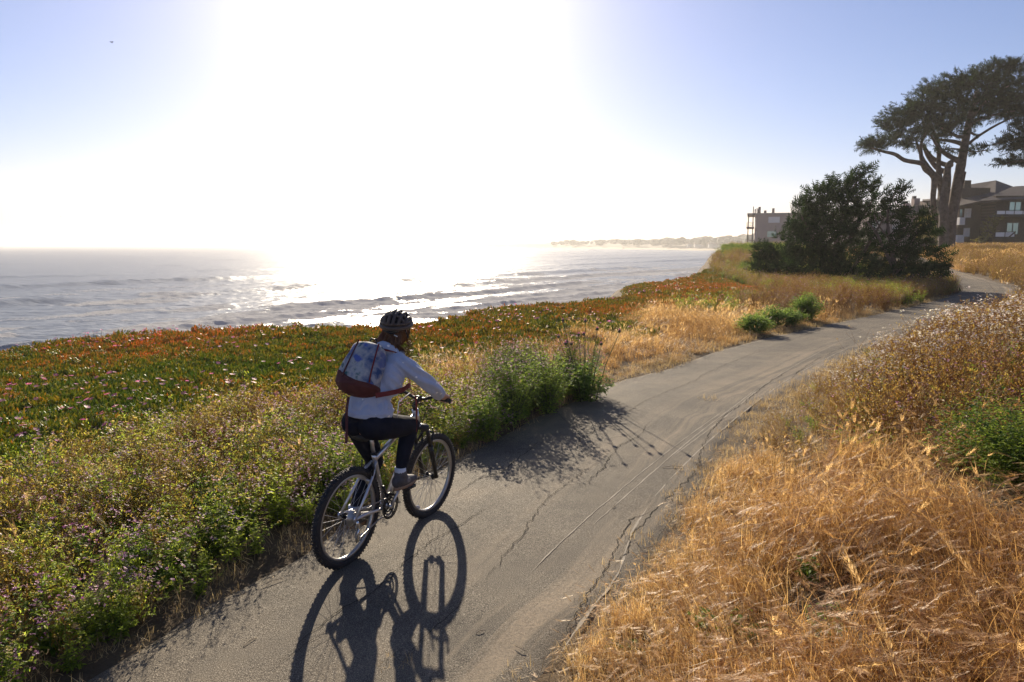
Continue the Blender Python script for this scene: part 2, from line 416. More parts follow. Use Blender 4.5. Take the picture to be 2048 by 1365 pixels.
ridge(75, .36, 2.2, 1.0, 2, 1.9)
ridge(86, .50, 2.6, 1.2, 5, 1.6)
ridge(104, .55, 4.0, 2.2, 4, .6)
ridge(128, .8, 6, 4, 7, .15)
ridge(172, .9, 7, 4.5, 6, .05, 110)
ridge(230, .7, 9, 7, 8, 0)
for k in range(10): ridge(300 + k * 75, .6, 16, 12, 10 + k, 0)
fade = 1 / (1 + (RR / 420) ** 2)
Z += (.55 * (fbm(s_ * .35, qw, 9, 21, 4) - .5) + .28 * (fbm(s_ * .5, q, 2.8, 23, 4) - .5) + .18 * (fbm(s_ * .8, q, .9, 25, 2) - .5)) * fade
wash = (1 - sstep(80, 125, qw)) ; lace = fbm(s_ * .45, q + 2 * fbm(s_, q, 8, 3), 5.5, 31, 5)
foam = np.maximum(foam, wash * sstep(.45, .56, lace) * .95)
foam = np.maximum(foam, (1 - sstep(110, 220, qw)) * sstep(.54, .64, lace) * .7)
Z += foam.clip(0, 1) * .55 * (fbm(SX, SY, 1.3, 41, 4) - .2)
sea = Mat('sea_water'); oc = sea.coord()
fa = sea.n('Attribute'); fa.attribute_name = 'foam'
n1 = sea.noise(.9, 5, .68, sea.mapping(oc, (1.0, 2.0, 1), (0, 0, -.6)))
n2 = sea.noise(.16, 5, .65, sea.mapping(oc, (.8, 2.2, 1), (0, 0, -.6)))
fr = sea.noise(2.4, 5, .72, oc)
ff = sea.math('ADD', fa.outputs['Fac'], sea.math('MULTIPLY', sea.math('SUBTRACT', fr, .5), 1.6))
ff = sea.ramp(ff, [(.42, (0, 0, 0)), (.62, (1, 1, 1))])
hgt = sea.math('ADD', sea.math('MULTIPLY', n1, .35), sea.math('MULTIPLY', n2, 1.5))
bm = sea.bump(hgt, 1.0, .30)
wat = sea.pbr(sea.mix(n2, (.30, .35, .41), (.36, .40, .44)), .31, 0, bm, .5, IOR=1.33)
wt = sea.n('BsdfTranslucent'); sea.set(wt.inputs[0], (.20, .29, .22)); wm_ = sea.n('MixShader'); wm_.inputs[0].default_value = .34; sea.t.links.new(wat, wm_.inputs[1]); sea.t.links.new(wt.outputs[0], wm_.inputs[2]); wat = wm_.outputs[0]
fo = sea.n('BsdfDiffuse'); sea.set(fo.inputs[0], sea.mix(fr, (.75, .75, .76), (.92, .92, .92))); sea.set(fo.inputs['Normal'], sea.bump(fr, .8, .3))
ft = sea.n('BsdfTranslucent'); sea.set(ft.inputs[0], (.85, .85, .85)); fm_ = sea.n('MixShader'); fm_.inputs[0].default_value = .45; sea.t.links.new(fo.outputs[0], fm_.inputs[1]); sea.t.links.new(ft.outputs[0], fm_.inputs[2])
mx = sea.n('MixShader'); sea.set(mx.inputs[0], ff); sea.t.links.new(wat, mx.inputs[1]); sea.t.links.new(fm_.outputs[0], mx.inputs[2])
M_SEA = sea.done(mx.outputs[0])
me = grid_mesh('sea', SX[:, ::-1], SY[:, ::-1], SEA + Z[:, ::-1], M_SEA); attr(me, 'foam', foam[:, ::-1])
o = link('sea', me); put(o, kind='structure')

# ------------------------------------------------------------------ far land across the bay
M_FARG = simple('far_land', (.12, .10, .065), .95, scale=.02, var=.3)
M_FARS = simple('far_sand', (.32, .26, .18), .95, scale=.02)
M_FART = simple('far_trees', (.04, .05, .025), .95, scale=.05, var=.4)
def farland(name, pts, mat):
    """pts: (px, waterline distance, depth of the strip, crest height)"""
    P = np.array(pts, float); t = np.linspace(0, 1, 160); k = np.linspace(0, 1, len(P))
    px = np.interp(t, k, P[:, 0]); D = np.interp(t, k, P[:, 1]); w = np.interp(t, k, P[:, 2]); h = np.interp(t, k, P[:, 3])
    u = np.linspace(0, 1, 14)
    DD = D[:, None] + w[:, None] * u[None]; XX = (px[:, None] - 1024) / FPX * DD * 1.0
    prof = sstep(0, .45, u) * (1 - .35 * sstep(.7, 1, u)) * (u > 0.01)
    ZZ = SEA - .8 + (h[:, None]) * prof[None] * (.7 + .6 * fbm(px[:, None] * 1.0 + DD * 0, DD * .1, 60, 2)) + 1.2 * (u[None] > .08)
    return put(link(name, grid_mesh(name, XX, DD, ZZ, mat)), kind='structure'), px, D, w, h
fl, fpx, fD, fw_, fh = farland('far_coast', [(1600, 560, 300, 12), (1500, 800, 350, 13), (1430, 980, 400, 13), (1350, 1100, 400, 13), (1250, 1250, 450, 12), (1150, 1400, 450, 12), (1050, 1650, 450, 9), (940, 2000, 500, 6)], M_FARG)
put(link('far_beach', grid_mesh('far_beach', *[np.stack([a, b], 1) for a, b in (
    ((fpx - 1024) / FPX * (fD - 30), (fpx - 1024) / FPX * (fD + 45)), (fD - 30, fD + 45), (fD * 0 + SEA - .3, fD * 0 + SEA + 2.6))], M_FARS)), kind='structure')
farland('far_hills', [(1500, 2600, 900, 30), (1400, 2700, 900, 30), (1300, 2900, 900, 30), (1180, 3200, 900, 33), (1100, 3500, 900, 36), (1000, 4000, 900, 30), (900, 4600, 700, 16)], M_FARG)
farland('far_headland', [(780, 5200, 600, 18), (680, 5600, 600, 26), (600, 5800, 500, 28), (555, 6000, 300, 8)], M_FARG)
a = Acc()
for (x0, x1, D) in ((440, 560, 3600),):
    p0 = atd(x0, 490, D); p1 = atd(x1, 490, D)
    for k in range(60):
        p = p0.lerp(p1, k / 59); a.ball((p.x, p.y, SEA + .4), (4.5, 4, 2.4 + random.random()), 6, 4)
put(a.obj('breakwater', simple('breakwater_rock', (.12, .11, .10), .9)), 'low dark line of a rock breakwater on the horizon left of the sun glitter', 'breakwater')
a = Acc(); r_ = random.Random(5)
for k in range(520):
    t = r_.random() ** 1.05; i = int(t * 125); dd = fD[i] + fw_[i] * (.12 + .5 * r_.random())
    if r_.random() < .35 and t > .3: continue
    big = r_.random()
    x = (fpx[i] + r_.uniform(-4, 4) - 1024) / FPX * dd; sz = (3.0 + 5 * big ** 2) * (1.25 - .5 * t)
    zz = SEA + fh[i] * .8 + sz * .3
    a.ball((x, dd, zz), (sz * r_.uniform(.8, 1.9), sz, sz * r_.uniform(.6, 1.15)), 7, 5)
    if big > .6: a.ball((x + sz * .8, dd, zz + sz * .45), (sz * .8, sz, sz * .5), 6, 4)
V_ = np.concatenate(a.v); a.v = [V_ + (RNG.random(V_.shape) - .5) * 1.6]
put(a.obj('far_treeline', M_FART, smooth=False), 'hazy line of trees along the far shore of the bay', 'trees', kind='stuff')
M_FARW = simple('far_house', (.62, .60, .55), .8); M_FARR = simple('far_roof', (.16, .11, .09), .9)
for k, (px, D, w, lab) in enumerate([(1386, 1120, 17, 'small pale house low on the far shore, leftmost of the four in the haze'), (1404, 1090, 22, 'small pale house on the far shore just left of the widest one'),
                                (1436, 1040, 26, 'widest pale house on the far shore near the hazy trees'), (1468, 960, 14, 'small pale house on the far shore nearest the flat-roofed building')]):
    p = atd(px, 489, D); e = empty('far_house', (p.x, D, SEA + 4)); put(e, lab, 'house', 'houses across the bay')
    a = Acc(); a.box((0, 0, 2.2), (w, 8, 5)); a.obj('wall', M_FARW, e, False)
    a = Acc(); a.add([(-w / 2 - .5, -5, 4.71), (w / 2 + .5, -5, 4.71), (w / 2 + .5, 5, 4.71), (-w / 2 - .5, 5, 4.71), (-w / 2, 0, 7), (w / 2, 0, 7)], [(0, 1, 5, 4), (2, 3, 4, 5), (0, 4, 3), (1, 2, 5), (3, 2, 1, 0)])
    a.obj('roof', M_FARR, e, False)

# ------------------------------------------------------------------ sea haze
hz = Mat('haze'); pv = hz.n('VolumePrincipled')
pv.inputs['Color'].default_value = (.97, .95, .93, 1); pv.inputs['Density'].default_value = .00033; pv.inputs['Anisotropy'].default_value = .38
hz.t.links.new(pv.outputs[0], hz.out.inputs['Volume'])
a = Acc(); a.box((0, 0, 9.5), (15500, 15500, 41)); put(a.obj('haze', hz.m, smooth=False), kind='stuff')

# ------------------------------------------------------------------ buildings
def quadbox(a, p0, p1, depth, z0, z1, mi=0):
    """a wall block between two ground points, going back by depth"""
    p0 = np.array(p0[:2], float); p1 = np.array(p1[:2], float); d = p1 - p0; n = np.array([-d[1], d[0]]) / np.hypot(*d)
    if n[1] < 0: n = -n
    q = [p0, p1, p1 + n * depth, p0 + n * depth]
    V = [(*c, z0) for c in q] + [(*c, z1) for c in q]
    a.add(V, [(0, 1, 5, 4), (1, 2, 6, 5), (2, 3, 7, 6), (3, 0, 4, 7), (4, 5, 6, 7), (3, 2, 1, 0)], mi)
M_SHNG = Mat('brown_shingle'); oc = M_SHNG.coord()
br_ = M_SHNG.n('TexBrick'); M_SHNG.set(br_.inputs['Vector'], M_SHNG.mapping(oc, (1, 1, 1), (PI / 2, 0, 0))); br_.inputs['Scale'].default_value = 1.0
br_.inputs['Brick Width'].default_value = .16; br_.inputs['Row Height'].default_value = .2; br_.inputs['Mortar Size'].default_value = .012
br_.inputs['Color1'].default_value = (.075, .048, .036, 1); br_.inputs['Color2'].default_value = (.12, .078, .055, 1); br_.inputs['Mortar'].default_value = (.03, .02, .015, 1)
M_SHNG = M_SHNG.done(M_SHNG.pbr(M_SHNG.mix(.5, br_.outputs[0], M_SHNG.ramp(M_SHNG.noise(.35, 4, .6, oc), [(.3, (.06, .042, .034)), (.7, (.12, .08, .058))])), .9, spec=.2))
M_ROOF = simple('dark_roof_shingle', (.075, .052, .045), .9, scale=3, var=.3, bump=.5, bscale=4)
M_PWALL = simple('pale_pink_wall', (.36, .27, .24), .9, scale=.3, var=.08)
M_GWALL = simple('grey_wall', (.26, .21, .19), .9, scale=.3, var=.12)
M_TRIM = simple('dark_trim', (.05, .035, .028), .7)
M_WFR = simple('window_frame', (.10, .08, .07), .6)
M_WHT = simple('white_frame', (.75, .73, .70), .6, var=.04)
gm = Mat('window_glass'); M_GLASS = gm.done(gm.pbr((.10, .15, .16), .06, 0, None, .9, Metallic=.55) if False else gm.pbr((.30, .42, .42), .12, .65, None, .8))
M_CURT = simple('drawn_curtain', (.72, .68, .64), .8, var=.06, scale=1)
gm = Mat('balcony_glass'); M_BGL = gm.done(gm.pbr((.55, .56, .62), .15, .15, None, .7))
def window(par, px0, py0, px1, py1, D, panes=2, glass=None, fr=None, thick=.12, out=.0):
    """a window seen at that place of the picture at distance D: frame > panes"""
    A_ = atd(px0, py1, D - out); B_ = atd(px1, py0, D - out)
    w = B_.x - A_.x; h = B_.z - A_.z; cx = (A_.x + B_.x) / 2; cz = (A_.z + B_.z) / 2; f = .07
    a = Acc(); n = panes
    a.box((cx, D - out, cz + h / 2), (w + f, thick, f)); a.box((cx, D - out, cz - h / 2), (w + f, thick, f))
    for k in range(n + 1): a.box((A_.x + w * k / n, D - out, cz), (f, thick - .006, h - f))
    wf = a.obj('window', fr or M_WFR, par, False)
    for k in range(n):
        a = Acc(); a.box((A_.x + w * (k + .5) / n, D - out + .02, cz), (w / n - f, .03, h - f)); a.obj('pane', glass or M_GLASS, wf, False)
    return wf
def balcony(par, px0, px1, py0, py1, D, out=1.3, panels=3):
    """slab, rail and glass panels in front of the wall"""
    A_ = atd(px0, py1, D - out); B_ = atd(px1, py0, D - out)
    w = B_.x - A_.x; cx = (A_.x + B_.x) / 2
    a = Acc(); a.box((cx, D - out / 2, A_.z - .12), (w + .1, out, .22)); sl = a.obj('balcony', M_TRIM, par, False)
    a = Acc(); a.box((cx, D - out, B_.z), (w + .08, .07, .07))
    for k in range(panels + 1): a.box((A_.x + w * k / panels, D - out, (A_.z + B_.z) / 2), (.06, .06, B_.z - A_.z - .04))
    a.obj('railing', M_TRIM, sl, False)
    for k in range(panels):
        a = Acc(); a.box((A_.x + w * (k + .5) / panels, D - out + .01, (A_.z + B_.z) / 2), (w / panels - .1, .02, B_.z - A_.z - .16)); a.obj('glass_panel', M_BGL, sl, False)
def P(px, py, D): q = atd(px, py, D); return (q.x, q.y, q.z)
def X_(px, D): return atd(px, 488, D).x
def Z_(py, D): return atd(1024, py, D).z

# the brown shingle house on the right, behind the fence
D = 104.0
hs = empty('shingle_house', (X_(1990, D), D, .9)); put(hs, 'large dark brown shingle house with white windows and glass balconies behind the tall cypress', 'house')
def rel(par, a, name, mats): 
    o = a.obj(name, mats, None, False); o.parent = par; o.matrix_parent_inverse = Matrix.Translation(-Vector(par.location)); return o
class Rel:
    """parts written in world coordinates under a thing that stands elsewhere"""
    def __init__(s, root): s.r = root
def fixpar(root):
    inv = Matrix.Translation(-Vector(root.location))
    for c in [o for o in COL.objects if o.parent == root]: c.matrix_parent_inverse = inv
a = Acc()
quadbox(a, (X_(1985, D - 3), D - 3), (X_(2150, D - 3), D - 3), 12, .6, Z_(392, D - 3))
quadbox(a, (X_(1913, D), D), (X_(1985, D), D), 12, .6, Z_(411, D))
a.obj('wall', M_SHNG, hs, False)
a = Acc()   # big gable roof: ridge running back, plus the hipped roof of the right wing
def slab(a, V, t=.22):
    V = np.array(V, float); n = np.cross(V[1] - V[0], V[2] - V[0]); n /= np.linalg.norm(n)
    if n[2] < 0: n = -n
    k = len(V); F = [tuple(range(k)), tuple(range(2 * k - 1, k - 1, -1))] + [(i, (i + 1) % k, k + (i + 1) % k, k + i) for i in range(k)]
    a.add(np.concatenate([V, V - n * t]), F)
slab(a, [P(1908, 414, D - 1.2), P(1990, 396, D - 1.2), P(1992, 361, D + 8), P(1922, 372, D + 8)])
slab(a, [P(1990, 396, D - 1.2), P(2060, 392, D - 1), P(2052, 383, D + 7), P(1992, 361, D + 8)])
slab(a, [P(1960, 402, D - 4.2), P(2160, 393, D - 4.2), P(2140, 368, D + 3), P(2030, 373, D + 3)])
slab(a, [P(1960, 402, D - 4.2), P(2030, 373, D + 3), P(2010, 380, D + 9), P(1975, 392, D + 3)])
slab(a, [P(1922, 372, D + 8), P(1992, 361, D + 8), P(1998, 366, D + 16), P(1930, 376, D + 16)])
rf = a.obj('roof', M_ROOF, hs, False)
a = Acc(); quadbox(a, (X_(1920, D + 5), D + 5), (X_(1933, D + 5), D + 5), 1.2, 6, Z_(361, D + 5)); a.obj('chimney', M_SHNG, rf, False)
a = Acc(); quadbox(a, (X_(1916, D + 2), D + 2), (X_(1972, D + 2), D + 2), 6, 5, Z_(376, D + 2)); a.obj('upper_wall', M_SHNG, hs, False)
window(hs, 2017, 404, 2043, 430, D - 3, 2, out=.05); window(hs, 2047, 404, 2064, 430, D - 3, 1, out=.05)
window(hs, 2012, 446, 2038, 469, D - 3, 2, out=.05)
balcony(hs, 1993, 2064, 421, 430, D - 3, 1.4, 4); balcony(hs, 1990, 2030, 464, 475, D - 3, 1.4, 2)
window(hs, 1919, 419, 1925, 434, D, 1, out=.06); window(hs, 1929, 418, 1942, 435, D, 2, M_CURT, M_WHT, out=.06); window(hs, 1927, 457, 1939, 473, D, 2, M_CURT, M_WHT, out=.06)
a = Acc(); a.box(P(1919, 443, D - .7), (.75, 1.3, 1.0)); a.obj('bay_box', M_CURT, hs, False)
a = Acc(); a.box(P(1916, 478, D - .7), (.9, 1.3, 1.0)); a.obj('bay_box', M_CURT, hs, False)
a = Acc(); p = P(2031, 464, D - 5); q = P(2016, 476, D - 5); a.tube([q, p], .09, 5); a.obj('stair_rail', M_TRIM, hs, False)
fixpar(hs)
# the lower house between the bushes and the big cypress
D = 112.0
h2 = empty('gabled_house', (X_(1850, D), D, .9)); put(h2, 'grey gabled house with dormer and two chimneys between the dark bush and tall cypress', 'house')
a = Acc(); quadbox(a, (X_(1735, D), D), (X_(1912, D), D), 11, .6, Z_(424, D)); a.obj('wall', M_GWALL, h2, False)
a = Acc(); slab(a, [P(1725, 432, D - 1), P(1915, 426, D - 1), P(1915, 398, D + 5), P(1790, 418, D + 5)]); slab(a, [P(1790, 418, D + 5), P(1915, 398, D + 5), P(1915, 410, D + 12), P(1770, 425, D + 12)])
rf = a.obj('roof', M_ROOF, h2, False)
for x0, x1, y1 in ((1823, 1834, 397), (1807, 1816, 407)):
    a = Acc(); quadbox(a, (X_(x0, D + 3), D + 3), (X_(x1, D + 3), D + 3), .9, 5, Z_(y1, D + 3)); c_ = a.obj('chimney', M_PWALL, rf, False)
    a = Acc(); a.box(P((x0 + x1) / 2, y1 - 2, D + 3.4), (.45, .45, .35)); o = a.obj('chimney', M_TRIM, rf, False)
a = Acc(); quadbox(a, (X_(1854, D + 1), D + 1), (X_(1900, D + 1), D + 1), 4, 5, Z_(401, D + 1)); dm = a.obj('dormer', M_GWALL, h2, False)
a = Acc(); slab(a, [P(1845, 402, D), P(1905, 399, D), P(1905, 396, D + 6), P(1845, 399, D + 6)]); a.obj('dormer_roof', M_ROOF, h2, False)
window(h2, 1857, 403, 1864, 414, D + 1, 1, M_CURT, M_WHT, out=.06); window(h2, 1870, 402, 1882, 413, D + 1, 2, M_CURT, M_WHT, out=.06)
window(h2, 1856, 425, 1864, 434, D, 1, out=.06); window(h2, 1745, 440, 1760, 456, D, 2, M_CURT, M_WHT, out=.06); window(h2, 1785, 440, 1800, 458, D, 2, M_CURT, M_WHT, out=.06)
fixpar(h2)
# flat-roofed building with sea balconies
D = 168.0
b1 = empty('apartment_building', (X_(1495, D), D, -2)); put(b1, 'flat-roofed pinkish three storey building with steel balconies left of the dark bushes', 'building')
a = Acc(); quadbox(a, (X_(1508, D), D), (X_(1640, D), D), 16, -3, Z_(430, D)); a.obj('wall', M_PWALL, b1, False)
a = Acc(); quadbox(a, (X_(1493, D - .2), D - .3), (X_(1642, D - .3), D - .3), 16.6, Z_(430, D) + .003, Z_(427, D)); rf = a.obj('roof', simple('roof_fascia', (.30, .26, .24), .8), b1, False)
for x0, h, r in ((1500.5, 13, .10), (1504, 8, .13), (1509, 9, .10), (1512, 12, .28), (1523, 5, .28), (1538, 9, .28), (1507, 10, .06)):
    a = Acc(); p = P(x0, 427, D + 2); a.tube([(p[0], p[1], p[2]), (p[0], p[1], p[2] + h * .113)], r, 6); a.obj('vent_pipe', M_GWALL, rf)
for k, y in enumerate((455, 481, 503)):
    a = Acc(); A_ = P(1493, y, D); B_ = P(1508, y, D)
    quadbox(a, (A_[0], D - .2), (B_[0] - .01, D - .2), 15, A_[2] - .15, A_[2] + .1); sl = a.obj('balcony', M_GWALL, b1, False)
    a = Acc(); z = A_[2]
    for zz in (.35, .7, 1.05): a.box(((A_[0] + B_[0]) / 2 - .03, D - .15, z + zz), (B_[0] - A_[0] - .1, .05, .05)); a.box((A_[0] + .05, D + 7, z + zz), (.05, 14, .05))
    for t in range(5): a.box((A_[0] + .05 + t * .35, D - .15, z + .58), (.04, .04, .92))
    a.obj('railing', M_TRIM, sl, False)
for x0 in (1494.2, 1503):
    a = Acc(); A_ = P(x0, 510, D - .1); B_ = P(x0, 430, D - .1); a.tube([A_, (A_[0], A_[1], B_[2])], .12, 5); a.obj('balcony_post', M_TRIM, b1)
window(b1, 1535, 435, 1556, 446, D, 1, M_CURT, M_WHT, out=.06); window(b1, 1532, 463, 1550, 475, D, 1, out=.06); window(b1, 1570, 440, 1590, 452, D, 1, out=.06)
a = Acc(); a.box(P(1508.7, 447, D + .8), (.1, 2.2, 2.2)); a.box(P(1508.7, 473, D + .8), (.1, 2.2, 2.2)); a.obj('sliding_door', M_CURT, b1, False)
fixpar(b1); b1.rotation_euler = (0, 0, math.radians(-17.5))
# board fence in front of the houses
M_FEN = simple('weathered_fence', (.115, .095, .085), .9, scale=2, var=.3)
fe = empty('board_fence', (X_(1960, 94), 94, 1.0)); put(fe, 'long weathered grey board fence below the brown house', 'fence')
a = Acc(); x0, x1 = X_(1838, 94), X_(2130, 94); k = 0; x = x0
while x < x1:
    h = 1.15 + .03 * math.sin(k * 12.9898) ; a.box((x + .07, 94 + .01 * (k % 2), 1.0 + h / 2), (.132, .022, h)); x += .15; k += 1
put(a.obj('boards', M_FEN, fe, False), kind='stuff')
for zz in (1.25, 1.95):
    a = Acc(); a.box(((x0 + x1) / 2, 94.06, zz), (x1 - x0, .05, .09)); a.obj('rail', M_FEN, fe, False)
for k in range(9):
    a = Acc(); a.box((x0 + (x1 - x0) * k / 8, 94.13, 1.55), (.1, .1, 1.3)); a.obj('fence_post', M_FEN, fe, False)
fixpar(fe)

# ------------------------------------------------------------------ cypresses
M_BARK = simple('grey_bark', (.115, .085, .07), .95, scale=3, var=.45, bump=1.0, bscale=9)
M_NEED = leafy('cypress_foliage', (.014, .026, .010), (.050, .075, .024), .25, .8, spec=.05)
M_NEEDY = leafy('yellow_foliage', (.16, .14, .03), (.30, .26, .06), .4, .7, spec=.15)
DENS = 4.6
def sprays(pads, dens, L_, wind, seed, out=1.0):
    """pads: (x, y, z, rx, ry, rz). Feathery sprays of scale leaves fill each pad, tips outward and with the wind."""
    r = np.random.default_rng(seed); Vs = []; Fs = []; n0 = 0
    for (x, y, z, rx, ry, rz) in pads:
        n = int(DENS * dens * (rx * ry + ry * rz + rx * rz) / (L_ * L_)); 
        d = r.normal(size=(n, 3)); d /= np.linalg.norm(d, axis=1)[:, None]
        rad = (r.random(n) ** .45)[:, None]; lump = 1 + .25 * np.sin(d[:, :1] * 5 + x) * np.cos(d[:, 1:2] * 6 + z) + .22 * r.random((n, 1))
        c = np.array([x, y, z]) + d * rad * lump * np.array([rx, ry, rz])
        dr = d * np.array([1, 1, .7]) * out + np.array(wind) + r.normal(size=(n, 3)) * (.38 if out == 1 else .24); dr /= np.linalg.norm(dr, axis=1)[:, None]
        sd = np.cross(dr, r.normal(size=(n, 3))); sd /= np.linalg.norm(sd, axis=1)[:, None]; nm = np.cross(dr, sd)
        L = L_ * (.6 + .8 * r.random((n, 1)))
        K = 5; V = np.zeros((n, K * 2 * 3 + 3, 3)); j = 0
        for k in range(K):
            t = k / K
            b = c + dr * L * t + nm * L * .10 * t * t * 2
            for s_ in (-1, 1):
                ll = L * (.42 * (1 - t) + .14)
                V[:, j] = b; V[:, j + 1] = b + dr * L * .16 + sd * s_ * .02 * L
                V[:, j + 2] = b + dr * ll * .8 + sd * s_ * ll * .95 + nm * ll * (r.random((n, 1)) - .3) * .9; j += 3
        V[:, j] = c - sd * L * .05; V[:, j + 1] = c + sd * L * .05; V[:, j + 2] = c + dr * L * 1.15 + nm * L * .22
        Vs.append(V.reshape(-1, 3))
    V = np.concatenate(Vs); F = np.arange(len(V)).reshape(-1, 3); return V, F
def tri_mesh(name, V, F, mat, mats=None, mi=None):
    me = bpy.data.meshes.new(name); me.vertices.add(len(V)); me.vertices.foreach_set('co', np.asarray(V, np.float32).ravel())
    me.loops.add(F.size); me.loops.foreach_set('vertex_index', F.ravel().astype(np.int32)); me.polygons.add(len(F))
    me.polygons.foreach_set('loop_start', (np.arange(len(F)) * F.shape[1]).astype(np.int32)); me.polygons.foreach_set('loop_total', np.full(len(F), F.shape[1], np.int32))
    for m in (mats or [mat]): me.materials.append(m)
    if mi is not None: me.polygons.foreach_set('material_index', np.asarray(mi, np.int32))
    me.update(calc_edges=True); return me
def limb(a, pts, D, seed=0, seg=9, dj=0.):
    """pts: (px, py, radius px, depth offset)"""
    Q = []; R = []
    for (px, py, rp, dd) in pts:
        q = atd(px, py, D + dd + dj); Q.append(q); R.append(rp / FPX * (D + dd))
    Qd = densify([list(q) for q in Q], 5); Rd = np.interp(np.linspace(0, 1, len(Qd)), np.linspace(0, 1, len(R)), R)
    r = np.random.default_rng(seed); Rd = Rd * (1 + .10 * (r.random(len(Rd)) - .5))
    a.tube(Qd, Rd, seg)
def tree(name, label, cat, base, D, limbs, pads, spray, wind, seed, group=None, dens=3.2, need=None, yaw=0):
    t = empty(name, base); put(t, label, cat, group)
    a = Acc()
    for i, l in enumerate(limbs): limb(a, l, D, seed + i)
    a.obj('trunk', M_BARK, t)
    r = random.Random(seed); PP = []
    for (px, py, rx, ry, dd) in pads:
        q = atd(px, py, D + dd); k = (D + dd) / FPX; PP.append((q.x, q.y, q.z, rx * k, rx * k * 1.0, ry * k * (.70 if D > 60 else 1)))
    V, F = sprays(PP, dens, spray, wind, seed, .5 if 'cypress_bush' in name else 1.0)
    o = link('crown', tri_mesh('crown', V, F, need or M_NEED), t, False); fixpar(t); return t
DT = 75.0
tree('monterey_cypress', 'tall flat-topped cypress with several bare grey trunks and a wide windswept crown', 'tree', atd(1893, 503, DT), DT, [
    [(1896, 512, 12, 0), (1899, 470, 10, 0), (1904, 430, 9.5, 0), (1911, 385, 9, 0), (1922, 330, 8.5, 0), (1933, 270, 7, 0), (1942, 225, 5, 0), (1955, 180, 3, 0)],
    [(1885, 512, 10, -1), (1887, 460, 9, -1), (1888, 410, 8, -1), (1893, 370, 8, -1), (1896, 335, 6, -1), (1905, 322, 4, -1)],
    [(1883, 505, 6, .6), (1880, 450, 6, .6), (1868, 425, 6, .4), (1866, 395, 5, 0), (1868, 355, 6, 0), (1850, 338, 5, 0), (1843, 318, 4, 0), (1842, 290, 3, 0), (1852, 262, 2, 0)],
    [(1901, 500, 8, 1), (1906, 440, 7, 1.3), (1917, 385, 6, 1), (1926, 345, 6, 0)],
    [(1868, 356, 5, 0), (1850, 335, 4.5, -.5), (1842, 327, 4.5, -1), (1810, 321, 4, -1.5), (1790, 309, 3.5, -2), (1765, 303, 2.5, -2), (1738, 294, 1.5, -2)],
    [(1889, 400, 9, 0), (1879, 360, 6, .5), (1877, 330, 4.5, .8), (1878, 300, 4, 1), (1872, 275, 3.2, 1), (1862, 250, 2, 1)],
    [(1893, 372, 8, 0), (1878, 358, 5.5, 0), (1862, 342, 4.5, 0), (1848, 322, 3.5, 0), (1838, 300, 2.5, 0), (1830, 275, 1.5, 0)],
    [(1894, 345, 6, 1), (1875, 337, 4.5, 1), (1862, 322, 4, 1), (1852, 306, 3, 1), (1846, 290, 2, 1)],
    [(1904, 330, 5, 1), (1888, 329, 4.5, 1), (1868, 318, 3.5, 1.5), (1855, 303, 2.5, 1.5), (1848, 288, 1.6, 1.5)],
    [(1924, 325, 7, 0), (1905, 316, 5, 0), (1885, 303, 4, 0), (1872, 288, 3, 0), (1862, 270, 2, 0)],
    [(1929, 290, 5, 0), (1905, 283, 3.5, .5), (1880, 280, 2.5, 1), (1862, 276, 2, 1)],
    [(1931, 275, 4, 0), (1912, 272, 3, 0), (1895, 262, 2, 0), (1880, 255, 1.5, 0)],
    [(1938, 288, 3.5, 0), (1952, 276, 2.6, 0), (1985, 255, 2.3, 0), (2015, 240, 1.8, 0), (2050, 225, 1.5, 0)],
    [(1942, 250, 3.2, 0), (1956, 240, 2.3, 0), (1990, 230, 2, 0), (2030, 222, 1.6, 0)],
    [(1940, 240, 5, 0), (1960, 215, 3, 0), (1990, 190, 2, 0), (2020, 170, 1, 0)], [(1945, 215, 4, 0), (1975, 180, 2, 0), (1990, 140, 1, 0)],
    [(1936, 262, 3, 0), (1950, 270, 1.6, 0), (1965, 268, 1, 0)], [(1931, 300, 2, 0), (1950, 304, 1.4, 0), (1975, 300, 1, 0)],
    [(1925, 300, 2, 0), (1900, 298, 1.3, 0), (1880, 305, .9, 0)]],
    [(1992, 145, 40, 22, 0), (2030, 150, 35, 22, 1), (1930, 160, 45, 20, 0), (1965, 175, 55, 25, -2), (2020, 185, 45, 25, 0), (1890, 178, 45, 22, 1), (1850, 195, 30, 18, 0), (1900, 205, 60, 26, -2),
     (1960, 215, 55, 24, 1), (2010, 215, 45, 18, 0), (1838, 222, 40, 22, 0), (1870, 235, 45, 24, 0), (1795, 232, 32, 17, 0), (1785, 248, 28, 12, 0), (1820, 252, 45, 15, -1), (1865, 262, 40, 12, 0),
     (1910, 245, 40, 16, 1), (1900, 268, 25, 7, 0), (1770, 282, 38, 10, -2), (1800, 280, 35, 11, -1), (1832, 285, 25, 9, 0), (1742, 290, 24, 7, -2), (1755, 297, 26, 6, -2), (2045, 205, 35, 22, 0), (2040, 228, 30, 7, 0),
     (1985, 236, 25, 4, 0), (2060, 175, 30, 30, 0), (1955, 303, 22, 5, 0), (1940, 268, 12, 4, 0), (1900, 303, 20, 4, 0), (1885, 290, 14, 4, 0), (1862, 300, 10, 4, 0), (1905, 255, 20, 6, 0), (2000, 130, 26, 10, 0), (2035, 130, 24, 10, 0)],
    .62, (-.45, 0, .22), 11, dens=2.2)
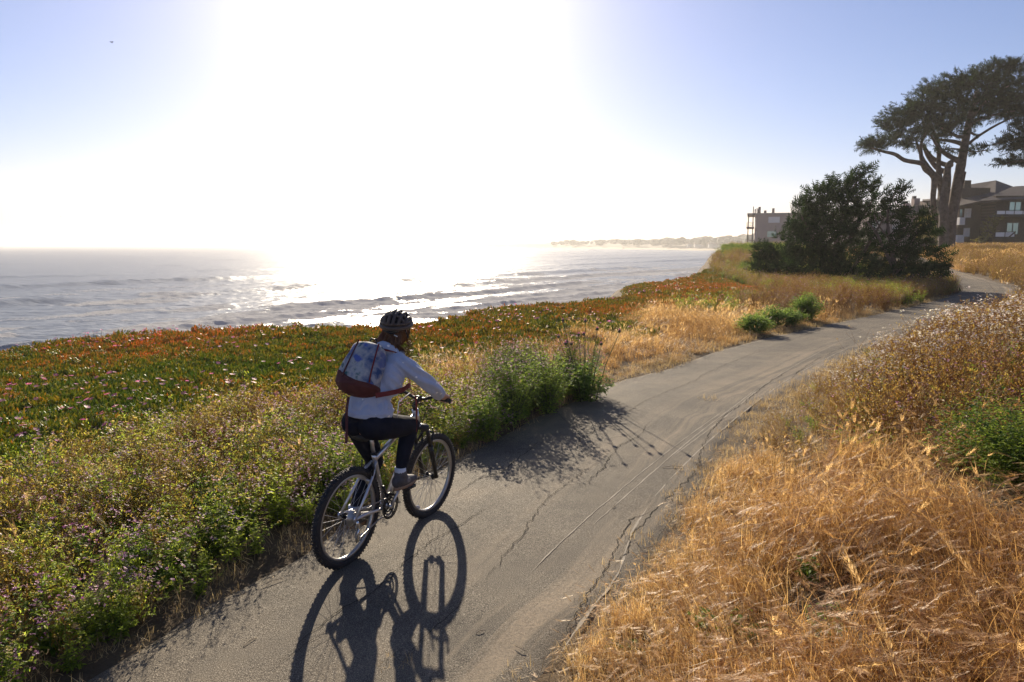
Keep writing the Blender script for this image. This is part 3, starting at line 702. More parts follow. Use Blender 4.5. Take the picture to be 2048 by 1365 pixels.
tree('monterey_cypress', 'dark cypress boughs reaching in from the edge beside the tall flat-topped cypress', 'tree', atd(2150, 503, 66), 66, [
    [(2150, 512, 22, 0), (2150, 430, 17, 0), (2140, 360, 13, 0), (2130, 290, 9, 0), (2125, 230, 5, 0)],
    [(2142, 370, 5, 0), (2090, 325, 4, 0), (2045, 322, 2, 0), (2005, 330, 1.2, 0)], [(2135, 320, 5, 0), (2080, 285, 3.5, 0), (2030, 280, 2, 0), (1985, 291, 1.2, 0)], [(2130, 280, 5, 0), (2090, 250, 3, 0), (2050, 240, 1.5, 0)]],
    [(2070, 245, 40, 16, 0), (2075, 275, 50, 16, 0), (2035, 285, 28, 8, 0), (2000, 290, 26, 5, 0), (2060, 300, 40, 14, 0), (2040, 322, 30, 8, 0), (2015, 328, 16, 5, 0), (2080, 325, 35, 10, 0), (2110, 230, 50, 30, 0), (2120, 270, 50, 30, 2), (2130, 200, 45, 25, 0), (2044, 268, 20, 8, 0)],
    .7, (-.5, 0, .1), 12, dens=2.2)
M_NEEDB = leafy('cypress_bush_foliage', (.018, .036, .012), (.065, .10, .03), .3, .8, spec=.05)
# the windswept cypress bushes between the path and the bank
DB = 38.0
tree('cypress_bush', 'big dense dark cypress bush with a pointed windswept top, biggest of the clump', 'bush', atd(1665, 585, DB + 1), DB, [
    [(1670, 590, 8, 0), (1668, 520, 6, 0), (1680, 450, 4, 0), (1700, 390, 2.5, 0), (1722, 350, 1, 0)], [(1668, 540, 6, 0), (1630, 480, 4, 0), (1600, 430, 2, 0)], [(1672, 520, 5, 0), (1710, 460, 3, 0), (1745, 400, 2, 0), (1760, 370, 1, 0)],
    [(1690, 560, 5, 0), (1730, 500, 3, 0), (1760, 450, 2, 0), (1775, 420, 1, 0)]],
    [(1715, 352, 20, 12, 0), (1735, 342, 14, 6, 0), (1690, 372, 32, 18, 0), (1655, 392, 34, 20, 0), (1622, 412, 32, 18, 0), (1604, 438, 26, 16, 0), (1592, 465, 22, 18, 0), (1640, 430, 55, 28, 1), (1690, 405, 40, 25, -1), (1730, 385, 22, 14, 0),
     (1745, 362, 14, 8, 0), (1600, 480, 45, 30, 0), (1655, 480, 55, 35, -1), (1700, 450, 45, 32, 0), (1740, 425, 30, 14, 0), (1620, 530, 60, 32, 0), (1680, 540, 60, 32, -1), (1725, 500, 40, 28, 1), (1640, 570, 60, 20, 0), (1700, 575, 50, 18, 0), (1582, 505, 18, 18, 0)],
    .42, (.40, 0, .50), 21, dens=2.2, need=M_NEEDB)
tree('cypress_bush', 'open windswept cypress with ragged branches leaning right beside the path', 'bush', atd(1800, 590, 35), 35, [
    [(1790, 595, 8, 0), (1790, 540, 5, 0), (1780, 480, 3.5, 0), (1775, 430, 2, 0), (1790, 385, 1, 0)], [(1792, 560, 5, 0), (1820, 500, 3, 0), (1835, 460, 1.5, 0)], [(1788, 540, 4, 0), (1755, 470, 2.5, 0), (1735, 445, 1.2, 0)],
    [(1800, 570, 4, 0), (1840, 540, 3, 0), (1875, 520, 1.2, 0)], [(1780, 480, 2, 0), (1760, 455, 1.5, 0), (1748, 430, 1, 0)], [(1785, 500, 2, 0), (1812, 470, 1.5, 0), (1840, 450, .8, 0)]],
    [(1806, 372, 9, 7, 0), (1796, 386, 15, 9, 0), (1782, 398, 14, 8, 0), (1770, 385, 12, 6, 0), (1762, 402, 24, 8, 0), (1800, 408, 12, 6, 0), (1778, 420, 22, 8, 0), (1832, 430, 22, 6, 0), (1800, 440, 26, 8, 0), (1768, 445, 14, 5, 0), (1845, 445, 18, 5, 0),
     (1812, 460, 30, 8, 0), (1785, 470, 22, 7, 0), (1842, 470, 28, 8, 0), (1870, 468, 10, 4, 0), (1815, 490, 36, 12, 0), (1855, 495, 24, 10, 0), (1780, 505, 34, 12, 0), (1830, 520, 42, 18, 0), (1872, 512, 18, 7, 0), (1865, 535, 26, 12, 0),
     (1790, 545, 50, 24, 0), (1840, 555, 42, 22, 0), (1876, 545, 14, 9, 0), (1750, 555, 40, 24, 0), (1800, 580, 60, 16, 0), (1850, 585, 34, 16, 0), (1745, 530, 26, 16, 1), (1740, 485, 12, 6, 1), (1895, 510, 12, 4, 0)],
    .46, (.85, 0, .36), 22, dens=1.8, need=M_NEEDB)
tree('cypress_bush', 'low spreading green cypress bush at the left foot of the big dark bush', 'bush', atd(1545, 562, 41), 41, [
    [(1560, 565, 4, 0), (1545, 530, 3, 0), (1520, 500, 1.2, 0)], [(1565, 560, 4, 0), (1580, 530, 2.5, 0), (1585, 500, 1, 0)]],
    [(1526, 493, 14, 6, 0), (1540, 506, 26, 12, 0), (1518, 520, 14, 10, 0), (1530, 532, 26, 16, 0), (1560, 520, 34, 20, 0), (1590, 530, 30, 24, 0), (1550, 548, 38, 14, 0), (1515, 545, 14, 8, 0)],
    .36, (-.30, 0, .45), 23, dens=2.2, need=M_NEEDB)
tree('climbing_shrub', 'yellow-green shrub climbing the wall of the brown house', 'shrub', atd(1976, 487, 100), 100, [[(1966, 492, 1.5, 0), (1975, 465, 1, 0), (1988, 440, .8, 0)]],
    [(1990, 441, 10, 8, 0), (1984, 452, 9, 7, 0), (1977, 463, 9, 8, 0), (1970, 476, 10, 8, 0), (1960, 482, 8, 6, 0)], .55, (0, 0, .3), 31, dens=2.4, need=M_NEEDY)
tree('garden_shrub', 'yellowish rounded shrub beside the grey gabled house left of the trunk', 'shrub', atd(1855, 487, 98), 98, [[(1858, 492, 2, 0), (1856, 460, 1, 0)]],
    [(1862, 440, 16, 8, 0), (1850, 450, 18, 12, 0), (1862, 465, 22, 18, 0), (1845, 472, 14, 12, 0)], .6, (0, 0, .3), 32, dens=2.4, need=M_NEEDY)

# ------------------------------------------------------------------ low plants: prototypes, then scattered as instances (ground cover nobody could count)
PROTO = {}
class VG:
    """triangles and quads of small plants"""
    def __init__(s, seed): s.r = np.random.default_rng(seed); s.V = []; s.F = []; s.M = []; s.n = 0
    def put(s, V, F, m):
        s.V.append(np.asarray(V, float)); s.F += [[i + s.n for i in f] for f in F]; s.M += [m] * len(F); s.n += len(V)
    def blade(s, b, ang, lean, L, w, bend=.6, seg=4, m=0, tw=0.):
        """a grass blade: starts leaning by lean, bends over by bend"""
        b = np.array(b, float); h = np.array([math.cos(ang), math.sin(ang), 0]); sd = np.array([-h[1], h[0], 0])
        p = b.copy(); V = []; 
        for k in range(seg + 1):
            t = k / seg; ww = w * (1 - t) ** .6 if k < seg else 0
            V += [p - sd * ww / 2, p + sd * ww / 2] if k < seg else [p]
            a_ = lean + bend * t; p = p + (h * math.sin(a_) + np.array([0, 0, 1]) * math.cos(a_)) * L / seg
            sd = sd * math.cos(tw) + np.cross(h, sd) * math.sin(tw)
        F = [(2 * k, 2 * k + 1, 2 * k + 3, 2 * k + 2) for k in range(seg - 1)] + [(2 * seg - 2, 2 * seg - 1, 2 * seg)]
        s.put(V, F, m); return V[-1], (h * math.sin(a_) + np.array([0, 0, 1]) * math.cos(a_))
    def stem(s, P, r, m=0):
        P = np.asarray(P, float); n = len(P); V = []
        for k in range(n):
            rr_ = r * (1 - .6 * k / (n - 1))
            for j in range(3): V.append(P[k] + rr_ * np.array([math.cos(j * 2.094), math.sin(j * 2.094), 0]))
        F = [(3 * k + j, 3 * k + (j + 1) % 3, 3 * k + 3 + (j + 1) % 3, 3 * k + 3 + j) for k in range(n - 1) for j in range(3)]
        s.put(V, F, m)
    def leaf(s, b, d, up, L, w, m=1, fold=.25, droop=.2):
        b = np.array(b, float); d = np.array(d, float); d /= np.linalg.norm(d) + 1e-9
        sd = np.cross(d, up); sd /= np.linalg.norm(sd) + 1e-9; n = np.cross(sd, d)
        V = [b, b + d * L * .35 + sd * w / 2 + n * w * fold, b + d * L * .35 - sd * w / 2 + n * w * fold, b + d * L * .4, b + d * L * .75 + sd * w * .36 + n * (w * fold * .6 - droop * L * .3), b + d * L * .75 - sd * w * .36 + n * (w * fold * .6 - droop * L * .3), b + d * L - n * droop * L]
        s.put(V, [(0, 1, 3), (0, 3, 2), (3, 1, 4), (3, 5, 2), (3, 4, 6), (3, 6, 5)], m)
    def flower(s, c, nrm, r, petals, m=2, cup=.25, mc=None):
        nrm = np.array(nrm, float); nrm /= np.linalg.norm(nrm); u = np.cross(nrm, [.3, .9, .1]); u /= np.linalg.norm(u); v = np.cross(nrm, u)
        for k in range(petals):
            a0 = 2 * PI * (k + .5 * s.r.random()) / petals; da = PI / petals * .95
            e = lambda a_, rr_: np.array(c) + (u * math.cos(a_) + v * math.sin(a_)) * rr_ + nrm * cup * rr_
            s.put([np.array(c), e(a0 - da * .6, r * .8), e(a0, r), e(a0 + da * .6, r * .8)], [(0, 1, 2, 3)], m)
        if mc is not None:
            V = [np.array(c) + nrm * r * .16 + (u * math.cos(t) + v * math.sin(t)) * r * .25 for t in np.linspace(0, 2 * PI, 6, endpoint=False)]; s.put(V, [tuple(range(6))], mc)
    def rv(s, a, b): return a + (b - a) * s.r.random()
    def mesh(s, name, mats):
        me = bpy.data.meshes.new(name); me.from_pydata(np.concatenate(s.V).tolist(), [], s.F)
        for m in mats: me.materials.append(m)
        me.polygons.foreach_set('material_index', np.array(s.M, np.int32)); me.update(); return me
M_ICE = leafy('ice_plant_leaf', (.17, .23, .045), (.48, .21, .07), .55, .45, cc=(.32, .29, .06), spec=.4, tr_gain=1.7)
M_ICEB = simple('ice_plant_stem', (.16, .07, .03), .8)
M_MAG = leafy('magenta_petal', (.75, .10, .55), (.80, .22, .66), .5, .5)
M_YEL = leafy('yellow_petal', (.85, .62, .06), (.90, .72, .25), .5, .5)
M_DRY = leafy('dry_grass_blade', (.22, .11, .045), (.72, .52, .27), .45, .45, cc=(.48, .28, .115), spec=.35, tr_gain=1.35)
M_DRYH = leafy('dry_seed_head', (.34, .17, .06), (.80, .58, .32), .5, .5, spec=.3, tr_gain=1.4)
M_STUB = leafy('short_dry_grass', (.40, .27, .12), (.70, .52, .28), .35, .6, tr_gain=1.2)
M_BST = leafy('brown_stem', (.22, .11, .04), (.50, .33, .11), .25, .6, tr_gain=1.2)
M_BLF = leafy('withering_leaf', (.32, .17, .035), (.48, .42, .08), .45, .5, tr_gain=1.5)
M_GLF = leafy('green_leaf', (.08, .15, .02), (.36, .42, .06), .5, .6, spec=.15, tr_gain=1.8)
M_GST = leafy('green_stem', (.07, .12, .03), (.20, .20, .07), .3, .5)
M_RST = leafy('rusty_stem', (.20, .085, .035), (.44, .25, .09), .25, .6, tr_gain=1.2)
M_RLF = leafy('rusty_leaf', (.26, .12, .035), (.46, .34, .08), .45, .5, tr_gain=1.5)
M_PINK = leafy('pink_petal', (.62, .18, .52), (.86, .62, .82), .5, .5)
M_WHITE = leafy('white_petal', (.80, .70, .80), (.88, .86, .84), .5, .5)
M_DGL = leafy('dark_bush_leaf', (.022, .055, .012), (.10, .16, .025), .4, .4, spec=.45, tr_gain=1.6)
protocols = {}
def proto(kind, n, fn, mats, seed=0):
    c = bpy.data.collections.new('plants_' + kind); protocols[kind] = (c, n)
    for k in range(n):
        g = VG(seed + k * 13 + 1); fn(g, k); o = bpy.data.objects.new(f'{kind}_{k:02d}', g.mesh(kind, mats)); c.objects.link(o)
def p_ice(g, k):
    for i in range(85):
        a_ = g.rv(0, 6.283); R_ = .22 * math.sqrt(g.r.random()); b = np.array([R_ * math.cos(a_), R_ * math.sin(a_), g.rv(-.01, .035)])
        L_ = g.rv(.038, .078); w = L_ * .16 + .002; az = g.rv(0, 6.283); ln = abs(g.r.normal()) * .42
        d = np.array([math.sin(ln) * math.cos(az), math.sin(ln) * math.sin(az), math.cos(ln)]); u = np.cross(d, [.2, .5, .8]); u /= np.linalg.norm(u); v = np.cross(d, u)
        cv = u * L_ * .22
        ring = lambda t, rr_: [b + d * L_ * t + cv * t * t + rr_ * (u * math.cos(q) + v * math.sin(q)) for q in (0, 2.1, 4.2)]
        V = ring(0, w * .7) + ring(.55, w) + [b + d * L_ + cv]
        g.put(V, [(j, (j + 1) % 3, 3 + (j + 1) % 3, 3 + j) for j in range(3)] + [(3 + j, 3 + (j + 1) % 3, 6) for j in range(3)], 0)
def p_iceflower(g, k):
    h = g.rv(.07, .12); g.stem([(0, 0, 0), (.005, 0, h)], .003, 0); g.flower((.005, 0, h), (g.rv(-.3, .3), g.rv(-.4, .1), 1), g.rv(.022, .032), 16, 1, .15, 2)
def p_dry(g, k, H=.36, n=62, rad=.13, lay=1.0, heads=8):
    for i in range(n):
        a_ = g.rv(0, 6.283); R_ = rad * math.sqrt(g.r.random()); L_ = H * g.rv(.45, 1.05)
        g.blade((R_ * math.cos(a_), R_ * math.sin(a_), -.01), g.r.normal() * .9 + .5, g.rv(0, .45), L_, g.rv(.0022, .0045), g.rv(.3, 1.7) * lay * 1.6, 4, 0, g.rv(-.2, .2))
    for i in range(heads):
        a_ = g.rv(0, 6.283); R_ = rad * math.sqrt(g.r.random()); az = g.r.normal() * .8 + .5
        tip, d = g.blade((R_ * math.cos(a_), R_ * math.sin(a_), 0), az, g.rv(0, .35), H * g.rv(.85, 1.2), .0028, g.rv(.4, 1.5) * lay * 1.6, 5, 0)
        # a barley head: rows of grains, each with a long awn
        sd = np.cross(d, [0, 0, 1.]); sd /= np.linalg.norm(sd) + 1e-9; up = np.cross(sd, d); hl = g.rv(.045, .08)
        for j in range(8):
            t = j / 8; c = tip + d * hl * t
            for s_ in (-1, 1):
                e = d * .012 + sd * s_ * .006 + up * g.rv(-.004, .004)
                g.put([c, c + e * .6 + sd * .0025, c + e * 1.1, c + e * .6 - sd * .0025], [(0, 1, 2, 3)], 1)
                aw = d * g.rv(.030, .055) + sd * s_ * g.rv(.002, .011) + up * g.rv(-.009, .009)
                g.put([c + e, c + e + sd * .0008, c + e + aw], [(0, 1, 2)], 1)
def p_drylow(g, k): p_dry(g, k, .24, 55, .13, .7, 4)
def p_stub(g, k):
    for i in range(45):
        a_ = g.rv(0, 6.283); R_ = .14 * math.sqrt(g.r.random())
        g.blade((R_ * math.cos(a_), R_ * math.sin(a_), -.005), g.rv(0, 6.283), g.rv(0, 1.35), g.rv(.03, .10), g.rv(.002, .004), g.rv(-.3, 1.0), 3, 0)
def p_weed(g, k, H=.5, nst=9, leafn=6, mst=0, mlf=1, mfl=2, fl=9, fr=.0085, spread=.16, lw=1.0, side=5):
    for i in range(nst):
        a_ = g.rv(0, 6.283); R_ = .07 * g.r.random(); h = H * g.rv(.6, 1.08); dx = g.r.normal() * spread; dy = g.r.normal() * spread
        P0 = np.array([R_ * math.cos(a_), R_ * math.sin(a_), 0]); P1 = P0 + [dx * .35, dy * .35, h * .5]; P2 = P0 + [dx, dy, h]
        g.stem([P0, P1, P2], .0028, mst)
        tips = [P2]
        for j in range(side):
            t = g.rv(.35, .95); c = P0 + (P2 - P0) * t + (P1 - (P0 + P2) / 2) * 4 * t * (1 - t); az = g.rv(0, 6.283); L_ = h * g.rv(.12, .32)
            e = c + np.array([math.cos(az) * L_ * .7, math.sin(az) * L_ * .7, L_ * .85]); g.stem([c, (c + e) / 2 - [0, 0, .01], e], .0016, mst); tips.append(e)
        for e in tips:
            if g.r.random() < fl / 10:
                for q_ in range(int(g.rv(2, 5))):
                    o_ = g.r.normal(size=3) * .012; g.flower(e + o_, (g.rv(-.5, .5), g.rv(-.5, .5), 1), fr * g.rv(.8, 1.3), 4, mfl, .2)
            elif g.r.random() < .6:
                for q_ in range(3): o_ = g.r.normal(size=3) * .008; g.leaf(e + o_, g.r.normal(size=3) + [0, 0, 1], [.1, .2, 1], .02, .008, mlf)
        for j in range(leafn):
            t = g.rv(.05, .9); c = P0 + (P2 - P0) * t + (P1 - (P0 + P2) / 2) * 4 * t * (1 - t); az = g.rv(0, 6.283); L_ = g.rv(.03, .065) * lw * (1.25 - t * .8)
            g.leaf(c, [math.cos(az), math.sin(az), g.rv(-.1, .7)], [0, 0, 1], L_, L_ * g.rv(.3, .5), mlf, .2, .2)
def p_green(g, k):
    for i in range(8):
        az0 = g.rv(0, 6.283); h = g.rv(.10, .26); P2 = np.array([math.cos(az0) * h * .7, math.sin(az0) * h * .7, h]); g.stem([(0, 0, 0), P2 * .5 + [0, 0, .02], P2], .003, 0)
        for j in range(11):
            t = g.rv(.2, 1); az = g.rv(0, 6.283); L_ = g.rv(.025, .06); g.leaf(P2 * t, [math.cos(az), math.sin(az), g.rv(0, .8)], [0, 0, 1], L_, L_ * .6, 1, .18, .25)
proto('ice', 7, p_ice, [M_ICE, M_ICEB], 100)
proto('iceflower', 4, p_iceflower, [M_GST, M_MAG, M_YEL], 200)
proto('iceflowery', 3, p_iceflower, [M_GST, M_YEL, M_WHITE], 230)
proto('dry', 7, p_dry, [M_DRY, M_DRYH], 300)
proto('drylow', 5, p_drylow, [M_DRY, M_DRYH], 340)
proto('stub', 5, p_stub, [M_STUB], 400)
proto('brown', 6, lambda g, k: p_weed(g, k, .52, 11, 12, fl=1.3, fr=.009, lw=.75), [M_BST, M_BLF, M_PINK], 500)
proto('white', 6, lambda g, k: p_weed(g, k, .56, 11, 8, fl=3.2, fr=.0105, lw=.7), [M_RST, M_RLF, M_WHITE], 540)
proto('rust', 6, lambda g, k: p_weed(g, k, .54, 12, 10, fl=.7, fr=.009, lw=.8), [M_RST, M_RLF, M_PINK], 520)
proto('pink', 6, lambda g, k: p_weed(g, k, .42, 9, 17, fl=4.5, fr=.0095, lw=1.15), [M_GST, M_GLF, M_PINK], 580)
proto('leafy', 6, lambda g, k: p_weed(g, k, .40, 9, 24, fl=1.0, fr=.009, lw=1.3), [M_GST, M_GLF, M_YEL], 620)
proto('yellowweed', 4, lambda g, k: p_weed(g, k, .40, 8, 14, fl=3.0, fr=.010, lw=1.1), [M_GST, M_GLF, M_YEL], 660)
proto('green', 5, p_green, [M_GST, M_GLF], 700)
proto('mustard', 5, lambda g, k: p_weed(g, k, 1.0, 13, 42, fl=3.2, fr=.010, lw=1.25, spread=.20, side=12), [M_GST, M_GLF, M_PINK], 740)

def scatter(name, kind, P, scale, tint, tilt=.15, label=None, cat=None):
    """one object of ground cover: instances of the prototypes on points, each with its own turn, size and tint"""
    n = len(P); c, k = protocols[kind]; r = np.random.default_rng(int(0) + sum(map(ord, name)))
    me = bpy.data.meshes.new(name); me.vertices.add(n); me.vertices.foreach_set('co', np.asarray(P, np.float32).ravel())
    rot = np.stack([r.normal(size=n) * tilt, r.normal(size=n) * tilt, (r.random(n) * 6.283 if kind not in ('dry', 'drylow') else r.normal(size=n) * .75 + fbm(P[:, 0], P[:, 1], 1.2, 77) * 7)], 1)
    for nm, v, ty in (('rot', rot, 'FLOAT_VECTOR'),):
        a_ = me.attributes.new(nm, ty, 'POINT'); a_.data.foreach_set('vector', v.astype(np.float32).ravel())
    attr(me, 'size', scale * np.ones(n)); attr(me, 'tint', tint * np.ones(n))
    a_ = me.attributes.new('pick', 'INT', 'POINT'); a_.data.foreach_set('value', r.integers(0, k, n).astype(np.int32))
    o = link(name, me, None, False)
    ng = bpy.data.node_groups.new(name, 'GeometryNodeTree'); ng.interface.new_socket('Geometry', in_out='INPUT', socket_type='NodeSocketGeometry'); ng.interface.new_socket('Geometry', in_out='OUTPUT', socket_type='NodeSocketGeometry')
    gi = ng.nodes.new('NodeGroupInput'); go = ng.nodes.new('NodeGroupOutput'); ip = ng.nodes.new('GeometryNodeInstanceOnPoints'); ci = ng.nodes.new('GeometryNodeCollectionInfo')
    ci.inputs['Collection'].default_value = c; ci.inputs['Separate Children'].default_value = True; ci.inputs['Reset Children'].default_value = True
    def na(nm, ty): q_ = ng.nodes.new('GeometryNodeInputNamedAttribute'); q_.data_type = ty; q_.inputs[0].default_value = nm; return [s_ for s_ in q_.outputs if s_.enabled and s_.name == 'Attribute'][0]
    lk = ng.links.new; lk(gi.outputs[0], ip.inputs['Points']); lk(ci.outputs[0], ip.inputs['Instance']); ip.inputs['Pick Instance'].default_value = True
    lk(na('pick', 'INT'), ip.inputs['Instance Index']); lk(na('rot', 'FLOAT_VECTOR'), ip.inputs['Rotation']); lk(na('size', 'FLOAT'), ip.inputs['Scale']); lk(ip.outputs[0], go.inputs[0])
    m = o.modifiers.new('scatter', 'NODES'); m.node_group = ng
    return put(o, label, cat, kind='stuff')

# one big pool of candidate points, denser near the camera, classified by zone
def pool(n, ymin, ymax, seed, power=1.0):
    r = np.random.default_rng(seed); u = r.random(n)
    y = ymin * (ymax / ymin) ** (u ** power) if power else ymin + (ymax - ymin) * u
    x = y * r.uniform(-.80, .80, n) * (1 + .6 / y)
    return x, y
def field(dens, ymin, ymax, seed, xr=.78, pad=1.2):
    """uniform density per square metre inside the view wedge"""
    r = np.random.default_rng(seed); area = (ymax ** 2 - ymin ** 2) * xr + 2 * pad * (ymax - ymin); n = int(dens * area)
    y = np.sqrt(r.uniform(ymin ** 2, ymax ** 2, n)) if ymin > 0 else ymax * np.sqrt(r.random(n)); x = r.uniform(-1, 1, n) * (y * xr + pad)
    return x, y, r
def classify(x, y):
    z, dp, dc = ground(x, y, True); return z, np.clip(dp - HW, -9, None) * (dp > 0) - 9 * (dp <= 0), np.where(dp < 0, -dp - hr(y), -9), dc
def cover(x, y, r, blur=.25):
    """zone weights"""
    z, lf, rt, dc = classify(x, y)
    n1 = fbm(x, y, 1.6, 51); n2 = fbm(x, y, .7, 52); n3 = fbm(x, y, 5, 53); j = (n1 - .5) * 2.2
    nosea = (dc < -.05)
    gap = (np.hypot(x, y) > 1.5)
    near_w = 2.2 + 1.3 * sstep(9, 4, y) + j * .8                       # width of the weedy strip left of the path
    L_ = lf > 0.02; R_ = rt > 0.02
    d = {}
    d['z'] = z; d['lf'] = lf; d['rt'] = rt; d['dc'] = dc; d['ok'] = nosea & gap; d['n1'] = n1; d['n2'] = n2; d['n3'] = n3
    d['weedL'] = (lf > -.08) & (lf < near_w) & (y < 10.8)
    d['goldL'] = L_ & (y >= 10.6) & (lf < 3.0 + j * 1.4 + 1.2 * (n3 - .5)) & (y < 18.5)
    d['goldL2'] = L_ & (y >= 18) & (lf < 1.2 + j) & (y < 23) | L_ & (y >= 14) & (y < 24) & (np.abs(x - (y * .23 + .8)) < 2.0 + j) 
    d['brownL'] = L_ & (y >= 22.5) & (y < 31) & (lf < 4.2 + j * 1.5) 
    d['bank'] = L_ & (((x - 18.5) ** 2 / 40 + (y - 58) ** 2 / 170) < 1) & (y > 44)
    d['under'] = L_ & (y > 31) & (y <= 52) & (x > 11 + (y - 31) * .1)
    used = d['weedL'] | d['goldL'] | d['goldL2'] | d['brownL'] | d['bank'] | d['under']
    d['ice'] = L_ & ~used & (y < 70)
    edge = 6.3 + j * .7 + .12 * np.clip(rt, 0, 6)
    d['goldR'] = R_ & (y < edge + .8 * (rt < .5)) 
    d['weedR'] = R_ & ~d['goldR'] & (rt > .12 + .5 * (n2 - .4)) & (y < 27)
    d['farR'] = R_ & (y >= 27)
    return d
def zpts(x, y, z, m, dz=0.): return np.stack([x[m], y[m], z[m] + dz], 1)

x, y, r = field(38, 3.0, 30, 1); D_ = cover(x, y, r); z = D_['z']
m = D_['ice'] & D_['ok'] & (y < 17)
redn = fbm(x, y, 3.2, 61) * .9 + .25 * fbm(x, y, .5, 62)
def icetint(x, y):
    left = sstep(-1.5, -9, x - .0) * .16
    return np.clip(.14 + .9 * (fbm(x, y, 2.6, 61, 3) - .36) + .35 * left + .16 * sstep(12, 26, y) * (fbm(x, y, 1.5, 64) + .1) + .16 * sstep(10, 16, y), 0, .75)
scatter('ice_plant_mat', 'ice', zpts(x, y, z, m, -.02), (.72 + .42 * r.random(m.sum())), icetint(x, y)[m] + (r.random(m.sum()) - .5) * .5, .18, 'carpet of green and red ice plant between path and cliff edge', 'ice plant')
x, y, r = field(12, 16.5, 62, 2, .5); D_ = cover(x, y, r); z = D_['z']; m = (D_['ice']) & D_['ok'] & (x > -14)
scatter('ice_plant_mat_beyond', 'ice', zpts(x, y, z, m, -.02), (1.0 + .5 * r.random(m.sum())), icetint(x, y)[m] + (r.random(m.sum()) - .5) * .25, .18, 'ice plant carpet further along the cliff top, reddish', 'ice plant')
x, y, r = field(9, 5, 34, 3); D_ = cover(x, y, r); z = D_['z']; m = D_['ice'] & D_['ok'] & (fbm(x, y, 1.8, 71) > .53) & (r.random(len(x)) < .75)
scatter('ice_plant_flowers', 'iceflower', zpts(x, y, z, m, .025), (1.0 + .6 * r.random(m.sum())), r.random(m.sum()), .1, 'magenta flowers dotted over the ice plant', 'flowers')
x, y, r = field(.9, 8, 50, 4); D_ = cover(x, y, r); z = D_['z']; m = D_['ice'] & D_['ok'] & (fbm(x, y, 4, 73) > .60 - .10 * (y > 24))
scatter('ice_plant_pale_flowers', 'iceflowery', zpts(x, y, z, m, .02), (.8 + .5 * r.random(m.sum())), .7 + .3 * r.random(m.sum()), .1, 'few pale yellow flowers in the ice plant', 'flowers')

# golden barley grass on the right and in the strip on the left
x, y, r = field(62, 1.2, 9.5, 5); D_ = cover(x, y, r); z = D_['z']; m = D_['goldR'] & D_['ok'] & (D_['rt'] > .02 + .5 * (D_['n2'] - .5)) & ~((np.hypot(x - 3.75, y - 5.35) < .7)) & (fbm(x, y, .8, 57) > .33)
hs_ = sstep(.0, 1.3, D_['rt'])
scatter('golden_grass', 'dry', zpts(x, y, z, m), (.45 + .62 * hs_[m] + .30 * r.random(m.sum())) * (.8 + .5 * D_['n1'][m]), np.clip(.15 + .9 * (fbm(x, y, 1.1, 81)[m] - .25) + .25 * (1 - hs_[m]), 0, 1), .16, 'tall golden barley grass on the bank right of the path', 'grass')
x, y, r = field(60, 1.2, 14, 6); D_ = cover(x, y, r); z = D_['z']
m = D_['ok'] & (D_['rt'] > -.35) & (D_['rt'] < 1.0) & (r.random(len(x)) < sstep(-.35, .10, D_['rt']) * (.35 + .9 * D_['n2'])) & (y < 14)
m |= D_['ok'] & (D_['lf'] > -.08) & (D_['lf'] < .4) & (y < 14) & (r.random(len(x)) < .8)
m |= D_['ok'] & (D_['rt'] > -1.0) & (D_['rt'] < -.1) & (y < 12) & (r.random(len(x)) < .012) & (D_['n1'] > .5)
scatter('dry_verge', 'stub', zpts(x, y, z, m, .03), (.6 + .7 * r.random(m.sum())), r.random(m.sum()), .1, 'short straw and dead grass along the path edges', 'grass')
x, y, r = field(26, 10, 30, 7, .75); D_ = cover(x, y, r); z = D_['z']
m = (D_['goldL'] | D_['goldL2']) & D_['ok'] & (D_['lf'] > .05)
scatter('golden_grass_strip', 'drylow', zpts(x, y, z, m), (.75 + .7 * r.random(m.sum())) * (.5 + .9 * D_['n1'][m]) * (.6 + .4 * sstep(0, .8, D_['lf'][m])), np.clip(.25 + .9 * (fbm(x, y, 1.5, 82)[m] - .25), 0, 1), .12, 'golden grass strip left of the path beyond the thistle', 'grass')
m = D_['ok'] & (((D_['lf'] > -.1) & (D_['lf'] < .5)) | ((D_['rt'] > -.15) & (D_['rt'] < .5))) & (y > 12)
scatter('dry_verge_beyond', 'stub', zpts(x, y, z, m, .02), (.9 + .8 * r.random(m.sum())), r.random(m.sum()), .1, 'short straw along the further path edges', 'grass')
# weedy strip on the left near the camera: brown above, leafy and pink towards the path
x, y, r = field(40, 2.4, 11.5, 8, .80, .6); D_ = cover(x, y, r); z = D_['z']; w = D_['weedL'] & D_['ok'] & (D_['lf'] > .03 + .25 * (D_['n2'] - .45))
sel = r.random(len(x)); gr = fbm(x, y, 1.0, 91)
greenish = .06 + .86 * sstep(1.15, .25, D_['lf'] + (gr - .5) * 1.6) * .85 + .15 * (gr > .5)
hs_ = (.58 + .42 * sstep(.0, .5, D_['lf'])) * (.82 + .5 * D_['n1'])
m1 = w & (sel > greenish) & (r.random(len(x)) < .75); m2 = w & (sel <= greenish * .5); m3 = w & (sel > greenish * .5) & (sel <= greenish)
scatter('brown_weeds', 'brown', zpts(x, y, z, m1), hs_[m1] * (.55 + .35 * r.random(m1.sum())), np.clip(gr[m1] * 1.1, 0, 1), .15, 'brown flowering weeds between ice plant and path on the left', 'weeds')
scatter('pink_weeds', 'pink', zpts(x, y, z, m2), hs_[m2] * (.75 + .4 * r.random(m2.sum())), r.random(m2.sum()), .15, 'leafy weeds with pink and lilac flowers lining the left path edge', 'weeds')
scatter('leafy_weeds', 'leafy', zpts(x, y, z, m3), hs_[m3] * (.65 + .4 * r.random(m3.sum())), r.random(m3.sum()), .15, 'green leafy weeds lining the left path edge', 'weeds')
m4 = w & (r.random(len(x)) < .10)
